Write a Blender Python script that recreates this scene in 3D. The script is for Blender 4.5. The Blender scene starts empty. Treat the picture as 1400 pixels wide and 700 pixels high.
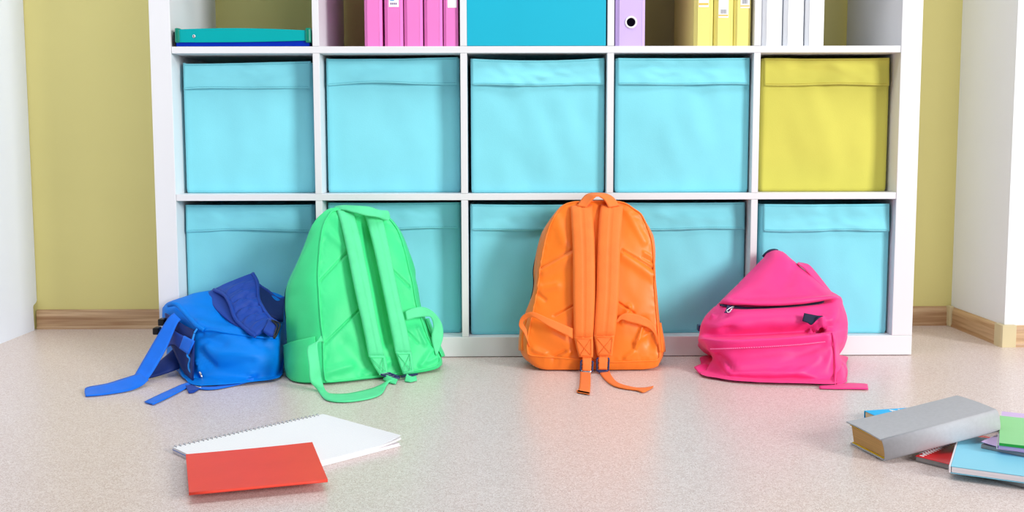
import bpy, bmesh, math, random
import numpy as np
from mathutils import Matrix, Vector, noise

# ------------------------------------------------------------------ camera
CX, CY, CZ, YAW, PIT, ROLL, F, SY = -.0853, -2.4289, .5187, -.0098, .0919, -.0023, 1376.46, 324.36
_c, _s, _cp, _sp = math.cos(YAW), math.sin(YAW), math.cos(PIT), math.sin(PIT)
_R0 = np.array([_c, _s, 0]); FW = np.array([-_s*_cp, _c*_cp, -_sp]); _U0 = np.array([-_s*_sp, _c*_sp, _cp])
_cr, _sr = math.cos(ROLL), math.sin(ROLL)
RT = _cr*_R0 + _sr*_U0; UP = -_sr*_R0 + _cr*_U0; CAM = np.array([CX, CY, CZ])
scene = bpy.context.scene
COL = scene.collection
cam_data = bpy.data.cameras.new('camera')
cam_data.sensor_width = 36.0
cam_data.lens = F/1400*36
cam_data.shift_y = -(350-SY)/1400
cam_data.clip_start = .05
cam = bpy.data.objects.new('camera', cam_data)
COL.objects.link(cam)
cam.matrix_world = Matrix(((RT[0], UP[0], -FW[0], CX), (RT[1], UP[1], -FW[1], CY), (RT[2], UP[2], -FW[2], CZ), (0, 0, 0, 1)))
scene.camera = cam

# ------------------------------------------------------------------ light
scene.view_settings.view_transform = 'Standard'
scene.view_settings.look = 'None'
scene.view_settings.gamma = 1
scene.view_settings.use_curve_mapping = False
scene.view_settings.exposure = -0.02
world = bpy.data.worlds.new('world'); scene.world = world
world.use_nodes = True
bg = world.node_tree.nodes['Background']
bg.inputs['Color'].default_value = (.95, .97, 1.0, 1)
bg.inputs['Strength'].default_value = .13
def area(name, loc, aim, sx, sy, power, color=(1, 1, 1)):
    l = bpy.data.lights.new(name, 'AREA'); l.shape = 'RECTANGLE'; l.size = sx; l.size_y = sy
    l.energy = power; l.color = color
    o = bpy.data.objects.new(name, l); COL.objects.link(o)
    o.location = loc
    o.rotation_euler = (Vector(aim)-Vector(loc)).to_track_quat('-Z', 'Y').to_euler()
    return o
area('window_light', (5.6, -5.2, 2.6), (0.0, 0, .35), 1.7, 2.3, 500, (1, .99, .97))
area('second_window_light', (1.5, -4.2, 1.2), (-.1, 0, .5), 1.3, 1.1, 28, (.98, .99, 1))
area('overhead_fill_light', (-.1, -.85, 2.65), (-.1, -.85, 0), 2.8, .6, 32, (1, 1, 1))  # unseen overhead fill, added to brighten the floor

# ------------------------------------------------------------------ pixel -> place helpers (points on real planes)
def ray(x, y): return FW + RT*(x-700)/F - UP*(y-SY)/F
def at(x, y, Y):
    d = ray(x, y); return CAM + d*(Y-CY)/d[1]
def fl(x, y, z=0.0):
    d = ray(x, y); return CAM + d*(z-CZ)/d[2]
def atf(x, y, Y, zmin=.003):
    p = at(x, y, Y)
    return fl(x, y, zmin) if p[2] < zmin else p
A3 = lambda pts: np.array([atf(*p) for p in pts])

# ------------------------------------------------------------------ materials
def srgb(r, g, b):
    f = lambda c: c/12.92 if c <= .04045 else ((c+.055)/1.055)**2.4
    return (f(r/255), f(g/255), f(b/255), 1)
def mat(name, col, rough=.6, spec=.4, vary=.06, nscale=6, bump=0, bscale=200, sheen=0, metal=0, alpha=None, stretch=(1, 1, 1), sheen_col=None):
    m = bpy.data.materials.new(name); m.use_nodes = True
    nt = m.node_tree; N = nt.nodes; L = nt.links
    b = N['Principled BSDF']
    b.inputs['Roughness'].default_value = rough
    b.inputs['Specular IOR Level'].default_value = spec
    b.inputs['Metallic'].default_value = metal
    if sheen:
        b.inputs['Sheen Weight'].default_value = sheen
        b.inputs['Sheen Roughness'].default_value = .4
        if sheen_col: b.inputs['Sheen Tint'].default_value = sheen_col
    tc = N.new('ShaderNodeTexCoord')
    mp = N.new('ShaderNodeMapping'); mp.inputs['Scale'].default_value = stretch
    L.new(tc.outputs['Object'], mp.inputs['Vector'])
    no = N.new('ShaderNodeTexNoise'); no.inputs['Scale'].default_value = nscale; no.inputs['Detail'].default_value = 4
    L.new(mp.outputs['Vector'], no.inputs['Vector'])
    rp = N.new('ShaderNodeValToRGB')
    rp.color_ramp.elements[0].position = .3; rp.color_ramp.elements[1].position = .7
    rp.color_ramp.elements[0].color = tuple(max(0, c*(1-vary)) for c in col[:3])+(1,)
    rp.color_ramp.elements[1].color = tuple(min(1, c*(1+vary)) for c in col[:3])+(1,)
    L.new(no.outputs['Fac'], rp.inputs['Fac']); L.new(rp.outputs['Color'], b.inputs['Base Color'])
    if bump:
        n2 = N.new('ShaderNodeTexNoise'); n2.inputs['Scale'].default_value = bscale; n2.inputs['Detail'].default_value = 3
        L.new(mp.outputs['Vector'], n2.inputs['Vector'])
        bp = N.new('ShaderNodeBump'); bp.inputs['Strength'].default_value = bump; bp.inputs['Distance'].default_value = .002
        L.new(n2.outputs['Fac'], bp.inputs['Height']); L.new(bp.outputs['Normal'], b.inputs['Normal'])
    return m
def mat_floor():
    m = bpy.data.materials.new('speckled_lino'); m.use_nodes = True
    nt = m.node_tree; N = nt.nodes; L = nt.links; b = N['Principled BSDF']
    tc = N.new('ShaderNodeTexCoord')
    n1 = N.new('ShaderNodeTexNoise'); n1.inputs['Scale'].default_value = 480; n1.inputs['Detail'].default_value = 2; n1.inputs['Roughness'].default_value = .6
    n2 = N.new('ShaderNodeTexVoronoi'); n2.inputs['Scale'].default_value = 300
    n3 = N.new('ShaderNodeTexNoise'); n3.inputs['Scale'].default_value = 2.2; n3.inputs['Detail'].default_value = 3
    for n in (n1, n2, n3): L.new(tc.outputs['Object'], n.inputs['Vector'])
    rp = N.new('ShaderNodeValToRGB'); e = rp.color_ramp.elements
    e[0].position = .33; e[0].color = srgb(164, 138, 130)
    e[1].position = .66; e[1].color = srgb(246, 238, 238)
    q = e.new(.5); q.color = srgb(226, 209, 204)
    L.new(n1.outputs['Fac'], rp.inputs['Fac'])
    sep = N.new('ShaderNodeSeparateColor'); L.new(n2.outputs['Color'], sep.inputs['Color'])
    r2 = N.new('ShaderNodeValToRGB'); r2.color_ramp.elements[0].position = .0; r2.color_ramp.elements[1].position = 1
    r2.color_ramp.elements[0].color = srgb(196, 172, 164); r2.color_ramp.elements[1].color = srgb(242, 231, 228)
    L.new(sep.outputs[0], r2.inputs['Fac'])
    mx = N.new('ShaderNodeMix'); mx.data_type = 'RGBA'; mx.inputs['Factor'].default_value = .45
    L.new(rp.outputs['Color'], mx.inputs['A']); L.new(r2.outputs['Color'], mx.inputs['B'])
    L.new(mx.outputs['Result'], b.inputs['Base Color'])
    r3 = N.new('ShaderNodeMapRange'); r3.inputs['To Min'].default_value = .27; r3.inputs['To Max'].default_value = .37
    L.new(n3.outputs['Fac'], r3.inputs['Value']); L.new(r3.outputs['Result'], b.inputs['Roughness'])
    b.inputs['Specular IOR Level'].default_value = .5
    bp = N.new('ShaderNodeBump'); bp.inputs['Strength'].default_value = .12; bp.inputs['Distance'].default_value = .0006
    L.new(n1.outputs['Fac'], bp.inputs['Height']); L.new(bp.outputs['Normal'], b.inputs['Normal'])
    return m
def mat_wood():
    m = bpy.data.materials.new('pale_oak'); m.use_nodes = True
    nt = m.node_tree; N = nt.nodes; L = nt.links; b = N['Principled BSDF']
    tc = N.new('ShaderNodeTexCoord'); mp = N.new('ShaderNodeMapping'); mp.inputs['Scale'].default_value = (2.2, 2.2, 60)
    L.new(tc.outputs['Object'], mp.inputs['Vector'])
    no = N.new('ShaderNodeTexNoise'); no.inputs['Scale'].default_value = 1.6; no.inputs['Detail'].default_value = 6; no.inputs['Distortion'].default_value = .6
    L.new(mp.outputs['Vector'], no.inputs['Vector'])
    rp = N.new('ShaderNodeValToRGB'); e = rp.color_ramp.elements
    e[0].position = .3; e[0].color = srgb(168, 126, 88); e[1].position = .72; e[1].color = srgb(222, 190, 150)
    L.new(no.outputs['Fac'], rp.inputs['Fac']); L.new(rp.outputs['Color'], b.inputs['Base Color'])
    b.inputs['Roughness'].default_value = .42
    return m
def mat_web(name, col):
    m = mat(name, col, rough=.6, spec=.3, vary=.05, nscale=40, bump=.25, bscale=500, sheen=.08)
    return m
M = {}
M['floor'] = mat_floor()
M['wood'] = mat_wood()
M['cap'] = mat('cream_plastic', srgb(214, 200, 160), rough=.35)
M['olive'] = mat('olive_yellow_paint', srgb(230, 220, 146), rough=.8, spec=.2, vary=.02, nscale=3, bump=.06, bscale=120)
M['whitewall'] = mat('white_wall_paint', srgb(238, 241, 246), rough=.8, spec=.2, vary=.01, bump=.05, bscale=120)
M['white'] = mat('white_laminate', srgb(230, 231, 235), rough=.38, spec=.4, vary=.008)
M['cabinet'] = mat('white_melamine', srgb(230, 238, 252), rough=.45, vary=.01)
M['teal'] = mat('turquoise_fabric', srgb(134, 221, 236), rough=.85, spec=.15, vary=.04, nscale=7, bump=.12, bscale=420, sheen=.25)
M['tealstitch'] = mat('turquoise_thread', srgb(60, 170, 192), rough=.8)
M['yellow'] = mat('mustard_fabric', srgb(210, 205, 96), rough=.85, spec=.15, vary=.04, nscale=7, bump=.12, bscale=420, sheen=.2)
M['yellowstitch'] = mat('mustard_thread', srgb(186, 160, 40), rough=.8)
M['tealbox'] = mat('cyan_card', srgb(0, 178, 208), rough=.55, vary=.02)
M['pinkbind'] = mat('pink_card', srgb(238, 128, 204), rough=.45, vary=.02)
M['purplebind'] = mat('lilac_card', srgb(206, 182, 240), rough=.5, vary=.02)
M['yellowbind'] = mat('pale_yellow_card', srgb(238, 226, 130), rough=.5, vary=.02)
M['whitebind'] = mat('white_card', srgb(238, 242, 248), rough=.5, vary=.01)
M['paper'] = mat('white_paper', srgb(244, 244, 246), rough=.8, spec=.1, vary=.01)
M['print_orange'] = mat('orange_print', srgb(246, 196, 90), rough=.7)
M['print_grey'] = mat('grey_print', srgb(150, 154, 164), rough=.7)
M['print_violet'] = mat('violet_print', srgb(120, 80, 140), rough=.7)
M['print_blue'] = mat('blue_print', srgb(110, 170, 220), rough=.7)
M['black'] = mat('black_plastic', srgb(16, 16, 20), rough=.4)
M['dark'] = mat('hole_shade', srgb(10, 8, 20), rough=.8, spec=.02)
M['chrome'] = mat('polished_steel', srgb(205, 205, 210), rough=.2, metal=1)
M['tealplastic'] = mat('teal_plastic', srgb(0, 168, 172), rough=.22, spec=.6, vary=.02)
M['greenplastic'] = mat('green_plastic', srgb(0, 128, 104), rough=.25, spec=.6)
M['bluecase'] = mat('blue_plastic', srgb(0, 44, 176), rough=.15, spec=.6)
M['navy'] = mat('navy_plastic', srgb(26, 36, 92), rough=.3, spec=.6)
M['navycloth'] = mat('navy_cloth', srgb(26, 32, 64), rough=.7)
def nylon(name, col, rough=.5):
    return mat(name, col, rough=rough, spec=.35, vary=.06, nscale=9, bump=.3, bscale=38, sheen=.08)
M['green'] = nylon('green_nylon', srgb(62, 222, 140))
M['greenweb'] = mat_web('green_webbing', srgb(92, 226, 158))
M['orange'] = nylon('orange_nylon', srgb(255, 128, 36), .42)
M['orangeweb'] = mat_web('orange_webbing', srgb(255, 128, 54))
M['pink'] = nylon('pink_nylon', srgb(242, 58, 140))
M['pinkthread'] = mat('pale_pink_thread', srgb(248, 130, 190), rough=.7)
M['blue'] = mat('blue_nylon', srgb(0, 124, 226), rough=.5, spec=.15, vary=.05, nscale=9, bump=.16, bscale=45)
M['blueweb'] = mat_web('blue_webbing', srgb(0, 112, 232))
M['bluedark'] = nylon('dark_blue_nylon', srgb(6, 62, 160), .6)
M['bluenavy'] = nylon('navy_blue_nylon', srgb(4, 40, 112), .65)
M['cord'] = mat('light_blue_cord', srgb(30, 150, 245), rough=.6)
M['redcover'] = mat('red_card_cover', srgb(236, 70, 52), rough=.5, vary=.03, nscale=14)
M['redglossy'] = mat('red_gloss_cover', srgb(222, 36, 44), rough=.25, vary=.02)
M['greycover'] = mat('grey_cloth_cover', srgb(182, 183, 189), rough=.6, vary=.04, nscale=160, bump=.1, bscale=600)
M['pagestan'] = mat('tan_page_block', srgb(204, 160, 100), rough=.85, vary=.22, nscale=3, stretch=(2, 2, 420))
M['pagescream'] = mat('cream_page_block', srgb(226, 200, 160), rough=.85, vary=.2, nscale=3, stretch=(2, 2, 420))
M['pageswhite'] = mat('white_page_block', srgb(232, 226, 232), rough=.85, vary=.08, nscale=3, stretch=(2, 2, 420))
M['pagesgrey'] = mat('grey_page_block', srgb(168, 164, 164), rough=.85, vary=.25, nscale=3, stretch=(2, 2, 420))
M['endpaper'] = mat('yellow_endpaper', srgb(240, 200, 20), rough=.7)
M['cyancover'] = mat('cyan_gloss_cover', srgb(0, 184, 252), rough=.45)
M['lightblue'] = mat('light_blue_cover', srgb(136, 214, 240), rough=.4, vary=.03)
M['lilac'] = mat('lilac_cover', srgb(206, 178, 226), rough=.4)
M['greenbook'] = mat('light_green_cover', srgb(134, 214, 138), rough=.4)
M['greenedge'] = mat('green_spine', srgb(38, 160, 60), rough=.4)
M['bluecover'] = mat('blue_back_cover', srgb(20, 110, 210), rough=.4)
def mat_ruled():
    m = mat('squared_paper', srgb(246, 246, 248), rough=.8, spec=.1, vary=.005)
    nt = m.node_tree; N = nt.nodes; L = nt.links; b = N['Principled BSDF']
    tc = N.new('ShaderNodeTexCoord'); sp = N.new('ShaderNodeSeparateXYZ'); L.new(tc.outputs['Object'], sp.inputs[0])
    outs = []
    for ax in ('X', 'Y'):
        mu = N.new('ShaderNodeMath'); mu.operation = 'MULTIPLY'; mu.inputs[1].default_value = 1/.005; L.new(sp.outputs[ax], mu.inputs[0])
        fr = N.new('ShaderNodeMath'); fr.operation = 'FRACT'; L.new(mu.outputs[0], fr.inputs[0])
        lt = N.new('ShaderNodeMath'); lt.operation = 'LESS_THAN'; lt.inputs[1].default_value = .1; L.new(fr.outputs[0], lt.inputs[0])
        outs.append(lt)
    mxm = N.new('ShaderNodeMath'); mxm.operation = 'MAXIMUM'; L.new(outs[0].outputs[0], mxm.inputs[0]); L.new(outs[1].outputs[0], mxm.inputs[1])
    sc = N.new('ShaderNodeMath'); sc.operation = 'MULTIPLY'; sc.inputs[1].default_value = .3; L.new(mxm.outputs[0], sc.inputs[0])
    mx = N.new('ShaderNodeMix'); mx.data_type = 'RGBA'
    old = b.inputs['Base Color'].links[0].from_socket
    L.new(sc.outputs[0], mx.inputs['Factor']); L.new(old, mx.inputs['A']); mx.inputs['B'].default_value = srgb(190, 200, 226)
    L.new(mx.outputs['Result'], b.inputs['Base Color'])
    return m
M['ruled'] = mat_ruled()

# ------------------------------------------------------------------ object helpers
def thing(name, label, cat, loc=(0, 0, 0), group=None):
    o = bpy.data.objects.new(name, None); COL.objects.link(o); o.location = Vector(loc)
    o.empty_display_size = .05
    o['label'] = label; o['category'] = cat
    if group: o['group'] = group
    return o
def tag(o, label=None, cat=None, group=None, kind=None):
    for k, v in (('label', label), ('category', cat), ('group', group), ('kind', kind)):
        if v: o[k] = v
    return o
def link(name, me, m, parent=None, smooth=True):
    """links a mesh given in world coordinates; keeps it in place under its parent"""
    me.name = name
    if m is not None: me.materials.append(m)
    if smooth: me.polygons.foreach_set('use_smooth', [True]*len(me.polygons))
    o = bpy.data.objects.new(name, me); COL.objects.link(o)
    if parent is not None:
        o.parent = parent
        off = Vector((0, 0, 0)); p = parent
        while p is not None:
            off += p.location; p = p.parent
        me.transform(Matrix.Translation(-off))
    return o
def pydata(name, v, f, m, parent=None, smooth=True, fix=True):
    me = bpy.data.meshes.new(name)
    me.from_pydata([tuple(map(float, p)) for p in v], [], f)
    if fix:
        bm = bmesh.new(); bm.from_mesh(me)
        bmesh.ops.recalc_face_normals(bm, faces=bm.faces); bm.to_mesh(me); bm.free()
    return link(name, me, m, parent, smooth)
def bmobj(name, bm, m, parent=None, smooth=False):
    bmesh.ops.recalc_face_normals(bm, faces=bm.faces)
    me = bpy.data.meshes.new(name); bm.to_mesh(me); bm.free()
    return link(name, me, m, parent, smooth)
def add_box(bm, x0, x1, y0, y1, z0, z1, bev=0, seg=2, mtx=None):
    vs = [bm.verts.new((x, y, z)) for x in (x0, x1) for y in (y0, y1) for z in (z0, z1)]
    fs = [bm.faces.new([vs[i] for i in f]) for f in ((0, 1, 3, 2), (4, 6, 7, 5), (0, 4, 5, 1), (2, 3, 7, 6), (0, 2, 6, 4), (1, 5, 7, 3))]
    if bev:
        es = {e for f in fs for e in f.edges}
        r = bmesh.ops.bevel(bm, geom=list(es), offset=bev, segments=seg, affect='EDGES', profile=.6)
        vs = list({v for f in r['faces'] for v in f.verts} | {v for v in vs if v.is_valid})
    if mtx is not None:
        for v in vs: v.co = mtx @ v.co
    return vs
def box(name, x0, x1, y0, y1, z0, z1, m, parent=None, bev=.0015, mtx=None):
    bm = bmesh.new(); add_box(bm, x0, x1, y0, y1, z0, z1, bev, mtx=mtx)
    return bmobj(name, bm, m, parent)
def crom(P, n, closed=False):
    """Catmull-Rom through P along axis 0, n samples per span"""
    P = np.asarray(P, float); k = len(P)
    if closed: idx = lambda i: P[i % k]; spans = k
    else:
        ext = np.concatenate([[2*P[0]-P[1]], P, [2*P[-1]-P[-2]]]); idx = lambda i: ext[i+1]; spans = k-1
    out = []
    for i in range(spans):
        p0, p1, p2, p3 = idx(i-1), idx(i), idx(i+1), idx(i+2)
        for j in range(n):
            t = j/n
            out.append(.5*((2*p1)+(-p0+p2)*t+(2*p0-5*p1+4*p2-p3)*t*t+(-p0+3*p1-3*p2+p3)*t**3))
    if not closed: out.append(P[-1])
    return np.array(out)
def resample(P, n, closed=False):
    Q = np.concatenate([P, P[:1]]) if closed else P
    d = np.concatenate([[0], np.cumsum(np.linalg.norm(np.diff(Q, axis=0), axis=1))])
    t = np.linspace(0, d[-1], n, endpoint=not closed)
    return np.stack([np.interp(t, d, Q[:, i]) for i in range(Q.shape[1])], 1)
def grid_faces(n, m, cu=False, cv=False):
    f = []
    for i in range(n if cu else n-1):
        for j in range(m if cv else m-1):
            a, b = i*m+j, i*m+(j+1) % m
            c, d = ((i+1) % n)*m+(j+1) % m, ((i+1) % n)*m+j
            f.append((a, b, c, d))
    return f
def tube(name, P, r, m, parent=None, n=6, seg=8, closed=False):
    P = crom(P, n, closed) if n > 1 else np.asarray(P, float)
    k = len(P)
    T = np.roll(P, -1, 0)-np.roll(P, 1, 0) if closed else np.gradient(P, axis=0)
    T /= np.linalg.norm(T, axis=1)[:, None]+1e-12
    v = []; ref = np.array([.3, .2, .93])
    for i in range(k):
        a = np.cross(T[i], ref); a /= np.linalg.norm(a)+1e-9; b = np.cross(T[i], a)
        for j in range(seg):
            t = 2*math.pi*j/seg; v.append(P[i]+r*(math.cos(t)*a+math.sin(t)*b))
    f = grid_faces(k, seg, closed, True)
    if not closed:
        f += [tuple(range(seg)), tuple(range((k-1)*seg, k*seg))]
    return pydata(name, v, f, m, parent)
def ribbon(name, A, B, th, m, parent=None, n=6, pad=0, groove=0, K=7, ruffle=None, flip=1):
    """strap between two edge curves; th thickness at edges, pad extra in the middle, groove a stitched centre line"""
    A = crom(A, n); B = crom(B, n); k = len(A)
    C = (A+B)/2; T = np.gradient(C, axis=0); Wd = B-A
    Nn = np.cross(Wd, T); Nn /= np.linalg.norm(Nn, axis=1)[:, None]+1e-12; Nn *= flip
    if pad or groove: K = 15
    q = np.linspace(0, 1, K)
    prof = th/2+pad/2*np.clip(1-(2*q-1)**4, 0, 1)**.6-groove*np.exp(-((q-.5)/.035)**2)
    v = []
    for i in range(k):
        taper = min(1, (i+.6)/2.5, (k-1-i+.6)/2.5) if pad else 1
        for sgn, order in ((1, range(K)), (-1, range(K-1, -1, -1))):
            for j in order:
                h = (th/2+(prof[j]-th/2)*taper)*sgn
                if ruffle is not None: h += ruffle(i/(k-1), q[j])
                v.append(A[i]+Wd[i]*q[j]+Nn[i]*h)
    f = grid_faces(k, 2*K, False, True)
    f += [tuple(range(2*K)), tuple(range((k-1)*2*K, k*2*K))]
    return pydata(name, v, f, m, parent)
def nz(p, s, seed=0): return noise.noise(Vector((p[0]*s[0]+seed*7.3, p[1]*s[1]+seed*3.1, p[2]*s[2]+seed*1.7)))
def text_part(name, body, size, m, parent, mtx):
    cu = bpy.data.curves.new(name, 'FONT'); cu.body = body; cu.size = size; cu.extrude = .00015; cu.align_x = 'LEFT'
    tmp = bpy.data.objects.new(name, cu); COL.objects.link(tmp)
    dg = bpy.context.evaluated_depsgraph_get()
    me = bpy.data.meshes.new_from_object(tmp.evaluated_get(dg))
    bpy.data.objects.remove(tmp); me.transform(mtx); me.materials.clear()
    return link(name, me, m, parent, False)

# ------------------------------------------------------------------ setting
def struct(name, bm, m):
    o = bmobj(name, bm, m); o['kind'] = 'structure'; return o
bm = bmesh.new(); add_box(bm, -3.2, 3.2, -4.2, .5, -.1, 0); struct('floor', bm, M['floor'])
bm = bmesh.new(); add_box(bm, -3.2, 3.2, .412, .5, 0, 2.7); struct('wall_back', bm, M['olive'])
bm = bmesh.new(); add_box(bm, 1.2, 3.2, .105, .412, 0, 2.7); struct('wall_right', bm, M['whitewall'])
BH, BT = .055, .009
def skirt(name, p, q, nrm, m, parent=None):
    """baseboard length from p to q (floor points), thick along nrm"""
    prof = [(0, 0), (BT*1.25, 0), (BT*1.25, .004), (BT, .009), (BT, BH*.72), (BT*.8, BH*.92), (BT*.4, BH), (0, BH)]
    v = []
    for e in (p, q):
        for d, z in prof: v.append((e[0]+nrm[0]*d, e[1]+nrm[1]*d, z))
    k = len(prof)
    return pydata(name, v, grid_faces(2, k, False, True)+[tuple(range(k)), tuple(range(k, 2*k))], m, parent, False)
o = skirt('baseboard_left', (-1.405, .412), (-.90, .412), (0, -1), M['wood']); o['kind'] = 'structure'
br = skirt('baseboard_right', (.90, .412), (1.2, .412), (0, -1), M['wood']); br['kind'] = 'structure'
skirt('baseboard_length', (1.2, .412), (1.2, .105), (-1, 0), M['wood'], br)
skirt('baseboard_length', (1.2, .105), (3.2, .105), (0, -1), M['wood'], br)
box('corner_cap', 1.2-.016, 1.2-.002, 0.384, .410, 0, BH+.003, M['cap'], br, .003)
bm = bmesh.new()
vs = [(1.186, .128), (1.186, .094), (1.189, .090), (1.224, .090), (1.224, .104), (1.199, .104), (1.199, .128)]
lo = [bm.verts.new((x, y, 0)) for x, y in vs]; hi = [bm.verts.new((x, y, BH+.002)) for x, y in vs]
bm.faces.new(lo); bm.faces.new(hi)
for i in range(len(vs)): bm.faces.new((lo[i], lo[(i+1) % 7], hi[(i+1) % 7], hi[i]))
bmobj('corner_cap', bm, M['cap'], br)

# tall white cabinet at the left edge, its side panel notched over the baseboard
cab = thing('tall_cabinet', 'white tall cabinet side at the left edge, notched over the wooden baseboard', 'cabinet', (-1.405, -.2, 0))
out = [(.410, 2.3), (-.9, 2.3), (-.9, 0), (.388, 0), (.386, .052), (.386, .066), (.389, .071), (.404, .076), (.410, .082)]
v = [(x, y, z) for x in (-1.405, -1.423) for y, z in out]; k = len(out)
pydata('side_panel', v, grid_faces(2, k, False, True)+[tuple(range(k)), tuple(range(k, 2*k))], M['cabinet'], cab, False)
box('back_panel', -2.3, -1.424, .385, .397, .08, 2.3, M['cabinet'], cab)
box('top_panel', -2.3, -1.424, -.9, .384, 2.28, 2.3, M['cabinet'], cab)
box('base_panel', -2.3, -1.424, -.9, .38, 0, .07, M['cabinet'], cab)
d = box('door', -2.3, -1.41, -.92, -.902, .004, 2.296, M['cabinet'], cab)
tube('handle', [(-1.5, -.925, 1.0), (-1.5, -.95, 1.01), (-1.5, -.95, 1.15), (-1.5, -.925, 1.16)], .005, M['chrome'], d)

# ------------------------------------------------------------------ shelf unit
SH = thing('cube_shelf_unit', 'white open cube shelf unit standing against the yellow wall', 'shelf', (0, .195, 0))
NR = 5
cellz = [.05+i*.351 for i in range(NR)]            # floor of each row
TOPZ = cellz[-1]+.335
cellx = [-.87+i*.351 for i in range(5)]
box('side_panel', -.92, -.8702, 0, .39, .0502, TOPZ, M['white'], SH)
box('side_panel', .8702, .92, 0, .39, .0502, TOPZ, M['white'], SH)
box('base_panel', -.92, .92, 0, .39, .0015, .05, M['white'], SH)
box('top_panel', -.92, .92, 0, .39, TOPZ+.0002, TOPZ+.05, M['white'], SH)
for i in range(NR-1):
    box('shelf_board', -.8695, .8695, .001, .39, cellz[i]+.335, cellz[i]+.351, M['white'], SH, .001)
for r in range(NR):
    for i in range(4):
        x = cellx[i]+.335
        box('divider', x, x+.016, .001, .39, cellz[r]+.0003, cellz[r]+.3347, M['white'], SH, .001)

# ------------------------------------------------------------------ fabric bins
def bin_(px0, px1, pytop, row, rec, label, m, ms, seed, sag=0., skew=0., wr=1., bandw=.066):
    rng = random.Random(seed)
    zf = cellz[row]+.0008
    midy = pytop+90
    x0, x1 = at(px0, midy, rec)[0], at(px1, midy, rec)[0]
    ci = min(range(5), key=lambda i: abs((x0+x1)/2-(cellx[i]+.1675)))
    x0 = max(x0, cellx[ci]+.0025); x1 = min(x1, cellx[ci]+.3325)
    zt = at((px0+px1)/2, pytop, rec)[2]
    t = thing('fabric_bin', label, 'bin', ((x0+x1)/2, rec+.15, zf), 'fabric bins in the shelf compartments')
    W, D, H, R = x1-x0, .31, zt-zf, .009
    NF, NV = 44, 40
    def outline():
        pts = []
        for i in range(NF+1): pts.append((R+(W-2*R)*i/NF, 0, 0, 1))             # front, left to right
        for c, a0 in (((W-R, R), -90), ((W-R, D-R), 0), ((R, D-R), 90), ((R, R), 180)):
            n = 4
            for k in range(1, n+1):
                a = math.radians(a0+90*k/n)
                pts.append((c[0]+R*math.cos(a), c[1]+R*math.sin(a), 0, 0))
            # straight walls keep two points only
        return pts
    base = outline()[:-1]
    def front(u, h):
        e = math.sin(math.pi*u)**.8
        b = .0035*e*math.sin(math.pi*min(1, h*1.05))
        n1 = noise.noise(Vector((u*2.2+seed*5.1, h*2.0, seed*1.9)))*.007
        n2 = noise.noise(Vector((u*6+seed, h*3.3+u*2, seed*.7)))*.0028*wr
        return (b+(n1+n2)*e)
    v = []; rows = NV+1
    for j in range(rows):
        h = j/NV
        for (x, y, _, fr) in base:
            yy = y; xx = x; zz = h*H
            if fr:
                u = x/W; yy -= front(u, h)
                zz += h**6*(-sag*math.sin(math.pi*u)+skew*(u-.5))
            # soft bottom edge
            if h == 0: xx = W/2+(x-W/2)*.99; yy = D/2+(yy-D/2)*.99
            v.append((x0+xx, rec+yy, zf+zz))
    m_ = len(base); f = grid_faces(rows, m_, False, True)
    f.append(tuple(range(m_)))
    # rim turned inwards and an inner wall so the bin is open on top
    for dz, ins in ((-.001, .004), (-.12, .006), (-.29, .008)):
        for q in range(m_):
            p = v[(rows-1)*m_+q]
            v.append((x0+W/2+(p[0]-x0-W/2)*(1-2*ins/W), rec+D/2+(p[1]-rec-D/2)*(1-2*ins/D), p[2]+dz))
    n0 = rows-1
    for r_ in range(3):
        for q in range(m_):
            a, b = (n0+r_)*m_+q, (n0+r_)*m_+(q+1) % m_
            f.append((a, b, b+m_, a+m_))
    f.append(tuple(range((n0+3)*m_, (n0+4)*m_)))
    pydata('body', v, f, m, t)
    # fold-over band along the top of the front
    NU, NB = 60, 14
    fv = []; low = []
    ph = rng.random()*6
    for j in range(NB+1):
        q = j/NB                                                              # 0 top .. 1 bottom
        for i in range(NU+1):
            u = i/NU; e = math.sin(math.pi*u)
            h = 1-q*bandw/H
            uu = .012+u*.976
            z = H*h+h**6*(-sag*math.sin(math.pi*uu)+skew*(uu-.5))+.0005
            z += q*(.0050*math.sin(u*math.pi)*(.4+.6*math.cos(ph))+.0018*math.sin(u*7+ph))
            out_ = .0018+front(uu, h)+q**1.6*(.0042+.005*max(0, math.sin(u*math.pi*1.6+ph))*e)
            wrk = noise.noise(Vector((u*3.5+q*1.5+seed, q*2.2-u*1.2, seed*2.3)))*.0065*wr*e
            wrk += noise.noise(Vector((u*9-q*2+seed, q*3, seed*1.3)))*.0032*wr*e
            wrk = max(wrk, -.0012)
            fv.append((x0+uu*W, rec-out_-wrk, zf+z))
    n = NU+1
    ff = grid_faces(NB+1, n)
    nv = len(fv)
    fv += [(p[0], p[1]+.0015, p[2]) for p in fv]
    ff += [tuple(nv+a for a in q) for q in grid_faces(NB+1, n)]
    rim = [*range(n), *[r*n+NU for r in range(1, NB+1)], *[NB*n+i for i in range(NU-1, -1, -1)], *[r*n for r in range(NB-1, 0, -1)]]
    for a, b in zip(rim, rim[1:]+rim[:1]): ff.append((a, b, nv+b, nv+a))
    band = pydata('fold_band', fv, ff, m, t)
    # stitches along the upper and lower hem of the band, one small mesh
    bm = bmesh.new()
    for jr in (1.2/NB, 1-1.2/NB):
        j = int(round(jr*NB))
        for i in range(2, NU*2-3):
            if i % 2: continue
            for s_ in (0, .5):
                a = i/2+s_
                i0 = int(a); fr = a-i0
                p = Vector(fv[j*n+i0]).lerp(Vector(fv[j*n+min(NU, i0+1)]), fr)
                add_box(bm, p.x-.0009, p.x+.0009, p.y-.0005, p.y+.0004, p.z-.0004, p.z+.0004)
    o = bmobj('stitching', bm, ms, band); o['kind'] = 'stuff'
    return t
TB = 'turquoise fabric bin'
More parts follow.
